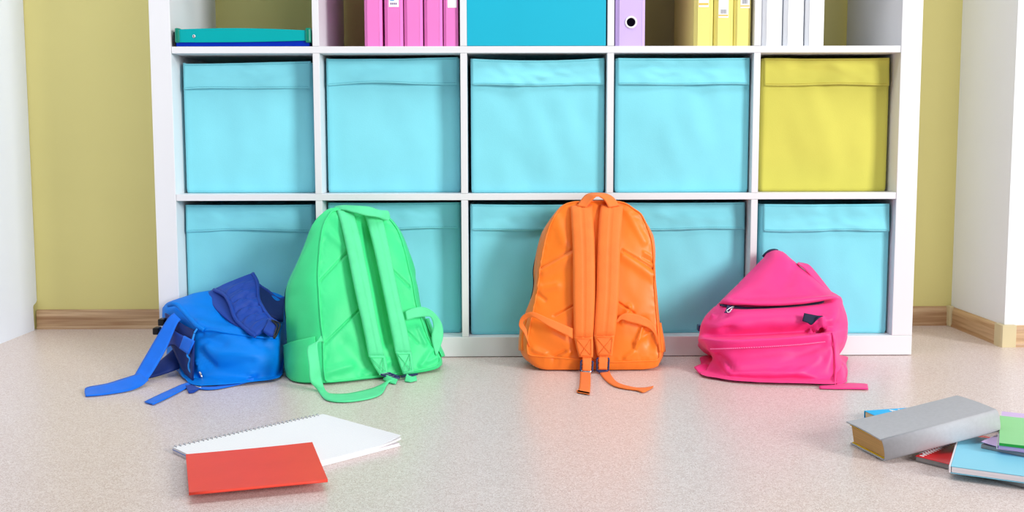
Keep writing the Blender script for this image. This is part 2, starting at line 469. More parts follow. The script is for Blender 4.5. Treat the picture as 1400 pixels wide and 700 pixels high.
R1, R2, R3 = 2, 1, 0
bin_(251.5, 429, 85.7, R2, .055, TB+' in the middle row, first from the left', M['teal'], M['tealstitch'], 1, .001, .006)
bin_(446.5, 629, 79.5, R2, .053, TB+' in the middle row, second from the left, above the green backpack', M['teal'], M['tealstitch'], 2, .002, .004, .7)
bin_(643.5, 827, 80, R2, .022, TB+' in the middle row, third from the left, with creased sagging band', M['teal'], M['tealstitch'], 3, .0055, .001, 1.5)
bin_(841.8, 1027.3, 79.5, R2, .022, TB+' in the middle row beside the mustard yellow bin', M['teal'], M['tealstitch'], 4, .001, 0, 1.2)
bin_(1041, 1215, 79.5, R2, .05, 'mustard yellow fabric bin at the right end of the middle row', M['yellow'], M['yellowstitch'], 5, .0015, 0, 1.2)
bin_(253.5, 431, 280, R3, .055, TB+' at the bottom left behind the blue backpack', M['teal'], M['tealstitch'], 6, .001, 0)
bin_(448, 630.5, 277, R3, .055, TB+' in the bottom row behind the green backpack', M['teal'], M['tealstitch'], 7, .001, 0)
bin_(643, 827, 279, R3, .028, TB+' in the bottom row left behind the orange backpack', M['teal'], M['tealstitch'], 8, .002, 0)
bin_(842, 1021.7, 277, R3, .042, TB+' in the bottom row right behind the orange backpack', M['teal'], M['tealstitch'], 9, .001, 0)
bin_(1040, 1216, 279, R3, .024, TB+' in the bottom right corner behind the pink backpack', M['teal'], M['tealstitch'], 10, .001, 0)

# ------------------------------------------------------------------ top visible row: case, binders, box
zf = cellz[2]+.0006
cs = thing('document_case', 'teal and blue plastic document case lying flat in the top left compartment', 'case', (-.70, .13, zf))
def prof_loft(name, pts, y0, y1, m, parent, bev=.0):
    k = len(pts); v = [(x, y, z) for y in (y0, y1) for x, z in pts]
    return pydata(name, v, grid_faces(2, k, False, True)+[tuple(range(k)), tuple(range(k, 2*k))], m, parent, False)
X0, X1 = -.866, -.537
def sagline(n, za, zb, zc): return [(X0+.012+(X1-X0-.024)*i/n, za+(zc-za)*i/n+zb*math.sin(math.pi*i/n)) for i in range(n+1)]
lowp = [(X0+.008, zf), (X1-.006, zf)]
mid = [(X0+.008+(X1-X0-.014)*i/16, zf+.009+.004*i/16-.0015*math.sin(math.pi*i/16)) for i in range(17)]
prof_loft('case_body', lowp+mid[::-1], .003, .26, M['bluecase'], cs)
top = [(X0+.012+(X1-X0-.02)*i/16, zf+.037+.0055*math.sin(math.pi*(.15+.85*i/16))) for i in range(17)]
lid = prof_loft('case_lid', [(p[0], p[1]+.0004) for p in mid]+top[::-1], .001, .262, M['tealplastic'], cs)
for xa, xb in ((X0+.006, X0+.017), (X1-.014, X1-.001)):
    box('end_clip', xa, xb, -.003, .262, zf+.008, zf+.043, M['greenplastic'], cs, .004)
box('corner_guard', X0+.0005, X0+.0055, .004, .2, zf, zf+.034, M['black'], cs, .002)
bm = bmesh.new(); bmesh.ops.create_uvsphere(bm, u_segments=12, v_segments=8, radius=.0042)
p = at(265, 49.5, 0); 
for v_ in bm.verts: v_.co = Vector((v_.co.x+p[0], v_.co.y*.5+.0005, v_.co.z+p[2]))
bmobj('rivet', bm, M['chrome'], lid, True)

def binder(px0, px1, kind, label, group, rec=.012, labelpx=None, hole=None, tilt=0):
    x0, x1 = at(px0, 55, rec)[0], at(px1, 55, rec)[0]
    H, D, ch = .318, .285, min(.008, (x1-x0)*.17)
    mb = M[kind]
    t = thing('ring_binder', label, 'binder', ((x0+x1)/2, rec+.14, zf), group)
    def slab(name, pts, z0, z1, parent):
        k = len(pts); v = [(x, y, z) for z in (z0, z1) for x, y in pts]
        return pydata(name, v, grid_faces(2, k, False, True)+[tuple(range(k)), tuple(range(k, 2*k))], mb, parent, False)
    th = .0026
    sp = slab('spine', [(x0+ch, rec), (x1-ch, rec), (x1-ch, rec+th), (x0+ch, rec+th)], zf, zf+H, t)
    for s in (-1, 1):
        xa, xb = (x0+ch-.0004, x0) if s < 0 else (x1-ch+.0004, x1)
        slab('hinge', [(xa, rec+.0006), (xb, rec+ch*.9), (xb-s*th, rec+ch*.9+.001), (xa, rec+.0006+th)], zf+.0005, zf+H-.0005, t)
        slab('cover', [(xb, rec+ch*.9+.0005), (xb, rec+D), (xb-s*th, rec+D), (xb-s*th, rec+ch*.9+.0005)], zf, zf+H, t)
    box('page_block', x0+.006, x1-.006, rec+.03, rec+D-.01, zf+.006, zf+H-.02, M['paper'], t)
    if labelpx:
        la, lb, ly, prints = labelpx
        xa, xb = at(la, 30, rec)[0], at(lb, 30, rec)[0]; zb = at(la, ly, rec)[2]
        lab = box('spine_label', xa, xb, rec-.0007, rec-.0001, zb, zb+.075, M['paper'], sp, 0)
        for pa, pb, qa, qb, mm in prints:
            box('label_print', at(pa, 20, rec)[0], at(pb, 20, rec)[0], rec-.0011, rec-.0007, at(pa, qb, rec)[2], at(pa, qa, rec)[2], M[mm], sp, 0)
    if hole:
        hx, hy = hole; p = at(hx, hy, rec)
        pts = [(p[0]+.0125*math.cos(a), rec-.0008, p[2]+.0125*math.sin(a)) for a in np.linspace(0, 2*math.pi, 33)[:-1]]
        tube('finger_ring', pts, .0024, M['chrome'] if False else M['paper'], sp, 1, 8, True)
        bm = bmesh.new(); bmesh.ops.create_circle(bm, cap_ends=True, segments=32, radius=.0118)
        g = bmesh.ops.extrude_face_region(bm, geom=bm.faces[:])
        for v_ in [e for e in g['geom'] if isinstance(e, bmesh.types.BMVert)]: v_.co.z += .0012
        for v_ in bm.verts: v_.co = Vector((p[0]+v_.co.x, rec-.0002-v_.co.z, p[2]+v_.co.y))
        bmobj('finger_hole_shade', bm, M['dark'], sp)  # dark disc on the solid spine, painted as the shade inside the hole
    return t
GP, GY, GW = 'pink binders in the top row', 'yellow binders in the top row', 'white binders in the top row'
def barcode(a, b, y0, y1, n=5, mm='print_grey'): return [(a+(b-a)*i/n, a+(b-a)*(i+.62)/n, y0, y1, mm) for i in range(n)]
binder(498.3, 522.5, 'pinkbind', 'pink ring binder, leftmost of the pink row, with plain spine', GP)
binder(525.8, 551, 'pinkbind', 'pink ring binder with a small printed spine label, second in the pink row', GP,
       labelpx=(531.8, 545.6, 9.6, barcode(534, 543.4, 3.8, 6.4, 4, 'print_violet')+[(533.5, 539, -2, 1.2, 'print_blue')]))
binder(552.5, 578, 'pinkbind', 'pink ring binder with plain spine, middle one of the pink row', GP)
binder(580, 605, 'pinkbind', 'pink ring binder with plain spine, second from the right in the pink row', GP)
binder(606.6, 626.4, 'pinkbind', 'pink ring binder with blank white label, rightmost of the pink row', GP, labelpx=(612, 624.5, 10.6, []))
binder(841.8, 882, 'purplebind', 'wide lilac lever arch binder with a black finger hole in its spine', None, hole=(862.6, 30.5))
binder(949, 975, 'yellowbind', 'pale yellow ring binder, leftmost of three, label with orange stripe', GY,
       labelpx=(955, 968.6, 9.8, [(955.4, 968.2, 4.2, 7, 'print_orange')]))
binder(976.3, 1002.6, 'yellowbind', 'pale yellow ring binder, middle of three, with low barcode label', GY,
       labelpx=(982.2, 995.7, 24.4, barcode(985.4, 993.2, 13, 18.6)+[(982.6, 995.3, 20.2, 22, 'print_orange')]))
binder(1003.4, 1026.6, 'yellowbind', 'pale yellow ring binder, rightmost of three, barcode label near top', GY,
       labelpx=(1012, 1024.6, 11.2, barcode(1014.4, 1021.8, -1, 5.2)+[(1012.4, 1024.2, 7.3, 9, 'print_orange')]))
binder(1043, 1069.5, 'whitebind', 'white ring binder, leftmost of three in the top right compartment', GW)
binder(1072, 1099, 'whitebind', 'white ring binder, middle of three in the top right compartment', GW)
binder(1101.5, 1127, 'whitebind', 'white ring binder, rightmost of three beside the empty compartment space', GW)
bx = thing('storage_box', 'plain bright cyan storage box filling the top middle compartment', 'box', (0, .18, zf))
xa, xb = at(638.2, 40, .002)[0], at(828.4, 40, .002)[0]
box('front_panel', xa, xb, .002, .006, zf, zf+.328, M['tealbox'], bx, .0012)
for s in (xa, xb-.004): box('side_panel', s, s+.004, .0062, .36, zf, zf+.328, M['tealbox'], bx, .001)
box('bottom_panel', xa+.0042, xb-.0042, .0062, .36, zf, zf+.004, M['tealbox'], bx, .001)
box('back_panel', xa+.0042, xb-.0042, .356, .36, zf+.0042, zf+.328, M['tealbox'], bx, .001)

# ------------------------------------------------------------------ backpacks
def unit(v): v = np.asarray(v, float); return v/np.linalg.norm(v)
class Plane:
    def __init__(s, O, U, Vtop):
        s.O = np.asarray(O, float); s.U = unit(U)
        V = np.asarray(Vtop, float)-s.O; V -= s.U*(V@s.U); s.V = unit(V)
        s.N = np.cross(s.U, s.V)
        if s.N[1] > 0: s.N = -s.N
    def hit(s, x, y, off=0):
        d = ray(x, y); return CAM+d*((s.O+s.N*off-CAM)@s.N)/(d@s.N)
    def uv(s, x, y, off=0):
        p = s.hit(x, y, off)-s.O; return np.array([p@s.U, p@s.V])
    def w(s, u, v, w): return s.O+s.U*u+s.V*v+s.N*w
def settle(P):
    P = np.array(P); P[..., 2] = np.where(P[..., 2] < .012, .003+.009*np.exp((np.minimum(P[..., 2], .012)-.012)/.009), P[..., 2])
    lim = -.010
    P[..., 1] = np.where(P[..., 1] > lim, -.002-.008*np.exp(-(np.maximum(P[..., 1], lim)-lim)/.008), P[..., 1])
    return P
class Backpack:
    def __init__(s, pl, outline_px, depth, offs, bulge, creases, seed, mm, root, N=300, front_noise=.0036, side_amp=.006, bottom=0., splay=0.):
        s.pl = pl; s.root = root; s.mm = mm
        B = np.array([pl.uv(*p) for p in outline_px]); B = resample(crom(B, 8, True), N, True); s.B = B
        T = np.roll(B, -1, 0)-np.roll(B, 1, 0); nrm = np.stack([T[:, 1], -T[:, 0]], 1); nrm /= np.linalg.norm(nrm, axis=1)[:, None]
        C = B.mean(0)
        if ((B-C)*nrm).sum() < 0: nrm = -nrm
        s.nrm = nrm; s.C = C
        vmin, vmax = B[:, 1].min(), B[:, 1].max(); s.vmin, s.vmax = vmin, vmax
        s.half = np.abs(B[B[:, 1] < vmin+.03][:, 0]-C[0]).max()
        s.depth = lambda v: np.interp((v-vmin)/(vmax-vmin), *depth)
        s.off = lambda v: np.interp((v-vmin)/(vmax-vmin), *offs)
        s.seed = seed; s.side_amp = side_amp; s.bottom = bottom; s.splay = splay
        cr = [(pl.uv(a, b), pl.uv(c, d), wd, am) for a, b, c, d, wd, am in creases]
        rads = np.concatenate([np.linspace(0, .9, 52), np.linspace(.9, 1, 12)[1:]])
        G = C+(B-C)[None]*rads[:, None, None]                    # ring, seam index, uv
        H = np.repeat((bulge*(1-rads**2.4))[:, None], N, 1)
        for p, q, wd, am in cr:
            d_ = q-p; t = np.clip(((G-p)@d_)/(d_@d_), 0, 1)
            dist = np.linalg.norm(G-p-t[..., None]*d_, axis=2)
            H += 1.5*am*np.exp(-(dist/wd)**2)
        for a, r in enumerate(rads):
            e = 1-r**6; ep = math.exp(-((1-r)/.09)**2)
            for i in range(N):
                u, v = G[a, i]
                n_ = e*front_noise*(noise.noise(Vector((u*11+seed, v*9, seed*1.1)))+.5*noise.noise(Vector((u*30+v*8, v*22-u*9, seed*2.1))))
                if r > .72: n_ += .0016*ep*noise.noise(Vector((u*95, v*95, seed)))
                H[a, i] += n_
        P = [[pl.w(G[a, i, 0], G[a, i, 1], H[a, i]) for i in range(N)] for a in range(len(rads))]
        rad = rads
        for q in np.linspace(0, 1, 22)[1:]:
            P.append([s.side(i, q) for i in range(N)])
        for r in (.92, .8, .6, .4, .2, 0):
            ring = []
            for i in range(N):
                e = s.rear(i); ring.append(pl.w(*(C+(e[:2]-C)*r), -s.depth(C[1]+(e[1]-C[1])*r)-.012*(1-r*r)))
            P.append(ring)
        P = settle(np.array(P))
        s.P = P
        v = P.reshape(-1, 3); n, m = P.shape[:2]
        s.body = pydata('body', v, grid_faces(n, m, False, True), mm, root)
        # piping on the seam
        rim = P[len(rad)-1]+pl.N*.0006
        tube('piping', rim[::2], .0021, mm, root, 1, 6, True)
    def rear(s, i):
        b = s.B[i]; h = (b[1]-s.vmin)/(s.vmax-s.vmin)
        out = s.off(b[1])*.25+s.splay*max(0, -s.nrm[i][0])**.6*np.interp(h, [0, .5, .8, 1], [1, .9, .45, 0])
        return np.array([*(s.C+(b-s.C)*.97+s.nrm[i]*out), 0])
    def side(s, i, q, extra=0.):
        b = s.B[i]; o = s.off(b[1])
        prof = o*(math.sin(math.pi*min(1, q*1.04))**.75 if q*1.04 < 1 else 0)
        e = s.rear(i)[:2]
        prof += s.bottom*max(0, -s.nrm[i][1])**3*min(1, q/.1)**.7*(1-q)*min(1, max(0, (s.half-abs(b[0]-s.C[0]))/.05))
        p = b+(e-b)*q+s.nrm[i]*(prof+extra)
        d = s.depth(b[1])
        n = noise.noise(Vector((b[0]*9+s.seed, b[1]*12+q*1.5, q*3)))*s.side_amp+noise.noise(Vector((b[0]*24-q*2, b[1]*22+q*4, s.seed)))*s.side_amp*.45
        p = p+s.nrm[i]*n*math.sin(math.pi*q)
        return s.pl.w(p[0], p[1], -d*q)
    def patch(s, name, idx, qs, extra, m, edge=None, th=.002):
        P = np.array([[s.side(i, q, extra(k/(len(idx)-1), (q-qs[0])/(qs[-1]-qs[0]))) for q in qs] for k, i in enumerate(idx)])
        P2 = np.array([[s.side(i, q, extra(k/(len(idx)-1), (q-qs[0])/(qs[-1]-qs[0]))-th) for q in qs] for k, i in enumerate(idx)])
        P, P2 = settle(P), settle(P2)
        n, m_ = P.shape[:2]; nv = n*m_
        f = grid_faces(n, m_)+[tuple(nv+a for a in q) for q in grid_faces(n, m_)]
        rim = [*range(m_), *[r*m_+m_-1 for r in range(1, n)], *[(n-1)*m_+i for i in range(m_-2, -1, -1)], *[r*m_ for r in range(n-2, 0, -1)]]
        for a, b in zip(rim, rim[1:]+rim[:1]): f.append((a, b, nv+b, nv+a))
        return pydata(name, np.concatenate([P.reshape(-1, 3), P2.reshape(-1, 3)]), f, m, s.root)
    def index(s, cond): # contiguous run of seam indices that satisfy cond, in order
        N = len(s.B); ok = [cond(*s.B[i]) for i in range(N)]
        st = next(i for i in range(N) if ok[i] and not ok[i-1]); out = []
        while ok[st % N] and len(out) < N: out.append(st % N); st += 1
        return out
def stripP(pl, pts):
    """edge curve on the panel: (px, py, height above the panel)"""
    return settle(np.array([pl.hit(x, y, h) for x, y, h in pts]))
def strap_pair(pl, name, L, Rr, th, m, root, **k): return ribbon(name, stripP(pl, L), stripP(pl, Rr), th, m, root, **k)
def ladder_buckle(pl, quad, h, root, m, tabm=None):
    """ladder-lock buckle: frame through four panel pixels, two bars, a thumb tab"""
    q = [pl.hit(x, y, h) for x, y in quad]                   # tl, tr, br, bl
    q = [np.array(p)*[1, 1, 0]+[0, 0, max(p[2], .006)] for p in q]
    loop = []
    for a, b in zip(q, q[1:]+q[:1]): loop += [a+(b-a)*.08, a+(b-a)*.5, a+(b-a)*.92]
    o = tube('buckle', loop, .0022, m, root, 4, 8, True)
    lerp = lambda t: (q[0]+(q[3]-q[0])*t, q[1]+(q[2]-q[1])*t)
    for t in (.36, .68):
        a, b = lerp(t); tube('buckle_bar', [a, (a+b)/2, b], .0018, m, o, 2, 6)
    a, b = lerp(.9); c = (q[3]+q[2])/2; dn = unit((q[3]-q[0])+(q[2]-q[1]))
    up = pl.N*.0015
    A = [a+up, a+(b-a)*.1+dn*.006+up, a+(b-a)*.3+dn*.010+up]; Bb = [b+up, b+(a-b)*.1+dn*.006+up, b+(a-b)*.3+dn*.010+up]
    ribbon('buckle_tab', A, Bb, .003, tabm or m, o, 3)
    return o
def cross_stitch(pl, quad, h, m, strap):
    q = [settle(pl.hit(x, y, h)) for x, y in quad]
    for a, b in ((0, 1), (1, 2), (2, 3), (3, 0), (0, 2), (1, 3)):
        tube('stitch_line', [q[a], q[b]], .0006, m, strap, 1, 5)

# ---- orange backpack, upright, back panel to the viewer
ORB = thing('orange_backpack', 'orange school backpack standing upright with its shoulder straps facing out', 'backpack', (.11, -.1, 0))
bl, brr = at(721.4, 487, -.158), at(901.4, 491, -.158)
tp = at(815, 277, -.088)
plO = Plane((bl+brr)/2, brr-bl, tp)
out_o = [(815.6, 275.4), (832, 275.2), (846, 276), (856.5, 279), (866, 285.5), (877, 294), (887, 316), (892, 335), (894, 366), (895, 396), (898.5, 440), (901.5, 480), (900, 491.5), (893, 493.3), (866, 494), (839, 495), (815, 493.5), (792, 491.4), (755, 488.5), (727, 486), (721.5, 482), (721.5, 461), (728, 428.6), (733, 405), (736.5, 383), (738.5, 366), (746, 327), (755, 301.4), (768, 283), (781, 277), (798, 275.8)]
cr_o = [(737, 367, 782, 342, .0022, -.004), (893, 368, 849, 342, .0022, -.004), (757, 432, 783, 418, .0022, -.003), (866, 428, 845, 414, .0022, -.003),
        (742, 370, 780, 350, .012, .004), (890, 376, 852, 350, .012, .004),
        (730, 478, 745, 484, .006, .003), (778, 482, 768, 487, .005, .003), (757, 487, 772, 480, .004, -.003),
        (868, 475, 880, 440, .004, .005), (868, 468, 892, 452, .005, .004), (856, 490, 866, 482, .006, .004), (880, 440, 888, 470, .012, -.004),
        (735, 395, 760, 390, .010, .003), (733, 400, 745, 410, .004, -.003), (760, 300, 770, 330, .014, .003), (858, 290, 880, 330, .010, .003),
        (745, 450, 775, 470, .02, .004), (850, 440, 860, 420, .006, .004), (889, 350, 880, 345, .003, .002), (890, 358, 878, 352, .003, -.002)]
bo = Backpack(plO, out_o, ([0, .3, .7, 1], [.118, .115, .09, .055]), ([0, .05, .15, .5, .8, .93, 1], [.010, .016, .015, .011, .012, .006, .006]), .012, cr_o, 3, M['orange'], ORB, bottom=.048)
left_i = bo.index(lambda u, v: u < -.02 and .012 < v < .085)
right_i = bo.index(lambda u, v: u > .02 and .012 < v < .085)
for idx in (left_i, right_i):
    bo.patch('side_pocket', idx, np.linspace(.16, .95, 10), lambda a, b: .002+.003*math.sin(math.pi*b), M['orange'])
top_i = bo.index(lambda u, v: v > .13)
bo.patch('zipper', top_i, np.linspace(.62, .8, 3), lambda a, b: .0018, M['navycloth'], th=.0015)
# zip pull hanging out at the right-hand side
i0 = min(range(len(bo.B)), key=lambda i: abs(bo.B[i][1]-.083)+(bo.B[i][0] < 0))
z0 = bo.side(i0, .72, .004)
ribbon('zip_pull', [z0+[0, -.004, .008], z0+[.006, -.006, -.008], z0+[.007, -.007, -.02]], [z0+[.002, .004, .008], z0+[.008, .003, -.008], z0+[.009, .002, -.02]], .003, M['navy'], ORB, 4)
# shoulder straps
sl = strap_pair(plO, 'shoulder_strap', [(780, 282, .006), (781, 300, .016), (783, 340, .024), (783.5, 400, .026), (784.2, 440, .024), (784.5, 462, .019)],
                [(810, 280, .006), (811, 300, .016), (813, 340, .024), (813.5, 400, .026), (812, 440, .024), (810.5, 462, .019)], .003, M['orangeweb'], ORB, pad=.011, groove=.0022)
sr = strap_pair(plO, 'shoulder_strap', [(821, 280, .006), (819, 300, .016), (817, 340, .024), (815.5, 400, .027), (813, 440, .025), (812, 460, .020)],
                [(852, 282, .006), (850.5, 300, .016), (848, 340, .024), (846.5, 400, .026), (843, 440, .024), (840.5, 459, .019)], .003, M['orangeweb'], ORB, pad=.011, groove=.0022)
e1 = strap_pair(plO, 'strap_end', [(784.5, 460, .021), (788, 475, .020), (791.5, 488, .020)], [(810.5, 460, .021), (811, 475, .020), (810.5, 488.5, .020)], .003, M['orangeweb'], ORB)
e2 = strap_pair(plO, 'strap_end', [(812, 458, .022), (814.5, 472, .021), (816.5, 486, .021)], [(840.5, 458, .021), (838.5, 472, .021), (837, 487, .020)], .003, M['orangeweb'], ORB)
cross_stitch(plO, [(788, 463), (808.5, 463), (808.5, 486), (793, 486)], .0235, M['orange'], e1)
cross_stitch(plO, [(815, 461), (838, 461), (835.5, 484), (818.5, 484)], .0245, M['orange'], e2)
ladder_buckle(plO, [(794.5, 493), (810.5, 494.5), (809.5, 510.5), (794, 509)], .020, ORB, M['navy'], M['chrome'])
ladder_buckle(plO, [(816, 490), (832.5, 490), (831.5, 507), (816.5, 507.5)], .020, ORB, M['navy'])
for A_, B_ in (([(796, 487, .018), (796.5, 497, .0235), (796, 507, .0235)], [(808.5, 488, .018), (808.5, 498, .0235), (808, 508, .0235)]),
               ([(818.5, 486, .018), (818.5, 494, .0235), (818.5, 505, .0235)], [(831, 486, .018), (830.5, 494, .0235), (830, 505, .0235)])):
    strap_pair(plO, 'strap_webbing', A_, B_, .002, M['orangeweb'], ORB)
ribbon('strap_tail', A3([(793.5, 507, -.175), (793, 516, -.18), (792, 528, -.21), (789.5, 536, -.25), (788, 533.5, -.27)]),
       A3([(807.5, 508, -.175), (807.5, 517, -.18), (807, 530, -.21), (806, 539, -.25), (806, 537, -.27)]), .002, M['orangeweb'], ORB)
ribbon('strap_tail', A3([(820, 510, -.178), (827, 519, -.185), (838, 527, -.215), (852, 531, -.23), (870, 533.5, -.24), (880, 536, -.255), (892, 530, -.24)]),
       A3([(833, 507, -.176), (836, 514, -.185), (843, 522, -.205), (853, 526.5, -.21), (869, 530, -.225), (883, 530, -.23), (893.5, 528, -.23)]), .002, M['orangeweb'], ORB)
# side webbing loops
strap_pair(plO, 'side_webbing', [(724.5, 474, .004), (716, 455, .006), (709.5, 445, .010), (714, 432, .020), (728, 426.5, .030), (750, 435, .032), (783, 449, .026)],
           [(720.5, 466, .002), (720, 452, .004), (715, 441, .010), (722, 434.5, .020), (732, 434.5, .030), (752, 447, .032), (783, 463, .026)], .002, M['orangeweb'], ORB)
strap_pair(plO, 'side_webbing', [(842, 440, .024), (848, 431.5, .026), (858, 428, .026), (875, 431, .022), (890, 440, .014), (899, 458, .008), (904, 481, .004)],
           [(844, 441, .022), (850, 437, .024), (860, 440, .024), (875, 444, .02), (889, 450, .012), (897.5, 463, .006), (902, 482, .003)], .002, M['orangeweb'], ORB)
ribbon('carry_handle', A3([(789, 281.5, -.100), (798, 269.5, -.085), (805, 265, -.082), (817, 264, -.08), (829.6, 265.4, -.082), (839, 270.8, -.085), (846.5, 281, -.100)]),
       A3([(800.5, 284, -.106), (809.5, 273.6, -.108), (814, 269, -.108), (817, 268, -.108), (820.5, 269, -.108), (827, 274, -.108), (832, 284, -.106)]), .003, M['orangeweb'], ORB)

# ---- green backpack, turned and leaning
GRB = thing('green_backpack', 'bright green school backpack leaning back, turned with its side pocket towards the left', 'backpack', (-.42, -.15, 0))
bl, brr, tp = at(444, 523, -.285), at(601, 493, -.155), at(495, 287, -.105)
plG = Plane((bl+brr)/2, brr-bl, tp)
out_g = [(457, 288), (448.6, 295.7), (441, 313), (436.8, 345), (435, 377), (436, 398.6), (437, 416.4), (439, 442), (441.5, 463.5), (442.5, 495.7), (443.5, 516), (450, 523.2), (470, 521.5), (503.5, 517), (535, 513), (565, 507.5), (590, 501.5), (600, 496), (600, 489), (594.5, 479), (584, 459), (575.7, 435.7), (568.5, 414), (564.7, 390), (560, 371), (554, 345), (546.5, 321), (538, 306), (528, 297), (510, 291), (480, 287.6)]
cr_g = [(438, 384, 473, 347, .0022, -.004), (560, 392, 532, 368, .0022, -.004), (444, 470, 492, 422, .0022, -.0035), (570, 470, 530, 432, .0022, -.003),
        (462, 300, 478, 345, .012, .004), (450, 320, 470, 340, .010, .003), (445, 510, 480, 500, .008, .004), (500, 512, 530, 495, .008, .004),
        (575, 500, 590, 478, .006, .004), (585, 495, 597, 488, .005, .003), (570, 450, 580, 470, .006, .004), (470, 470, 500, 505, .02, -.004), (545, 480, 560, 455, .02, .004),
        (497, 305, 530, 470, .012, -.006)]
bg_ = Backpack(plG, out_g, ([0, .3, .55, .8, 1], [.135, .15, .15, .10, .02]), ([0, .03, .15, .35, .6, .8, 1], [.024, .026, .034, .030, .034, .022, .008]), .010, cr_g, 7, M['green'], GRB, side_amp=.008, bottom=.016, splay=.034)
left_i = bg_.index(lambda u, v: u < -.03 and .006 < v < .103)
right_i = bg_.index(lambda u, v: u > .03 and .006 < v < .103)
for idx in (left_i, right_i):
    bg_.patch('side_pocket', idx, np.linspace(.06, .97, 12), lambda a, b: .005+.006*math.sin(math.pi*b), M['green'])
bg_.patch('zipper', bg_.index(lambda u, v: v > .115), np.linspace(.78, .92, 3), lambda a, b: .0018, M['navycloth'], th=.0015)
s1 = strap_pair(plG, 'shoulder_strap', [(461, 288, .004), (466, 305, .014), (474, 340, .026), (486, 400, .036), (497, 450, .034), (504, 488, .024)],
                [(482, 290, .004), (487, 305, .014), (495.5, 340, .026), (507.5, 400, .036), (517, 450, .034), (525.5, 487, .024)], .003, M['greenweb'], GRB, pad=.009, groove=.0016)
s2 = strap_pair(plG, 'shoulder_strap', [(497, 291, .004), (502, 305, .014), (511, 340, .026), (524, 400, .036), (534, 450, .034), (540.5, 483, .026)],
                [(520, 293, .004), (524, 305, .014), (532, 340, .026), (544, 400, .036), (556, 450, .034), (562, 483, .026)], .003, M['greenweb'], GRB, pad=.009, groove=.0016)
e1 = strap_pair(plG, 'strap_end', [(504, 486, .026), (511, 500, .022), (519, 513, .018)], [(526, 486, .026), (529, 499, .022), (529, 511, .018)], .003, M['greenweb'], GRB)
e2 = strap_pair(plG, 'strap_end', [(540.5, 481, .028), (546, 498, .024), (551, 512, .018)], [(562.5, 481, .028), (564.5, 497, .024), (565.5, 509, .018)], .003, M['greenweb'], GRB)
cross_stitch(plG, [(507, 489), (524, 489), (527, 508), (518, 510)], .0285, M['green'], e1)
cross_stitch(plG, [(543, 484), (560, 484), (563, 506), (551, 509)], .0295, M['green'], e2)
ladder_buckle(plG, [(520, 511.5), (532, 510), (546, 523), (533, 526.5)], .018, GRB, M['navy'])
ladder_buckle(plG, [(556, 513), (571, 511.5), (562, 525.5), (549, 527)], .016, GRB, M['navy'])
ribbon('strap_webbing', A3([(527, 512, -.24), (536, 516, -.25), (544, 519, -.25)]), A3([(524, 519, -.24), (532, 523, -.25), (541, 525, -.25)]), .002, M['greenweb'], GRB)
ribbon('strap_webbing', A3([(556, 511, -.235), (562, 515, -.24), (569, 514, -.23)]), A3([(553, 521, -.235), (561, 522, -.24), (570, 520, -.23)]), .002, M['greenweb'], GRB)
# long webbing loop from the lower left corner along the floor to the buckle
ribbon('strap_webbing', A3([(439, 459, -.295), (430, 470, -.305), (420, 476, -.32), (422.5, 500, -.34), (424.5, 521, -.345), (434, 533, -.34), (446, 546.5, -.36), (472, 549.5, -.38), (505, 545, -.36), (522, 538, -.33), (529, 526, -.29), (533, 519, -.262)]),
       A3([(442.5, 470, -.29), (440, 466, -.30), (434, 470, -.31), (437, 500, -.325), (440, 520, -.325), (446, 535, -.325), (455, 538.5, -.315), (477, 538, -.31), (505, 532, -.295), (520, 526.5, -.28), (533, 519, -.268), (540, 521, -.26)]), .002, M['greenweb'], GRB)
strap_pair(plG, 'side_webbing', [(554, 426, .034), (566, 421, .034), (580, 420, .03), (594, 428, .022), (604, 443, .014), (605.5, 462, .010), (597, 487, .004)],
           [(556, 438, .03), (568, 434.5, .03), (580, 433, .026), (589, 434, .02), (592.5, 446, .012), (590, 463, .008), (596, 487, .003)], .002, M['greenweb'], GRB)
ribbon('carry_handle', A3([(457, 283, -.105), (468, 281, -.115), (485, 281.5, -.125), (505, 283, -.125), (518, 287.5, -.115), (530, 288.5, -.10), (533, 297, -.095)]),
       A3([(459, 288.5, -.118), (470, 287, -.135), (485, 290.5, -.145), (500, 294.5, -.145), (515, 296.5, -.135), (527, 301, -.11), (531, 301, -.105)]), .003, M['greenweb'], GRB)

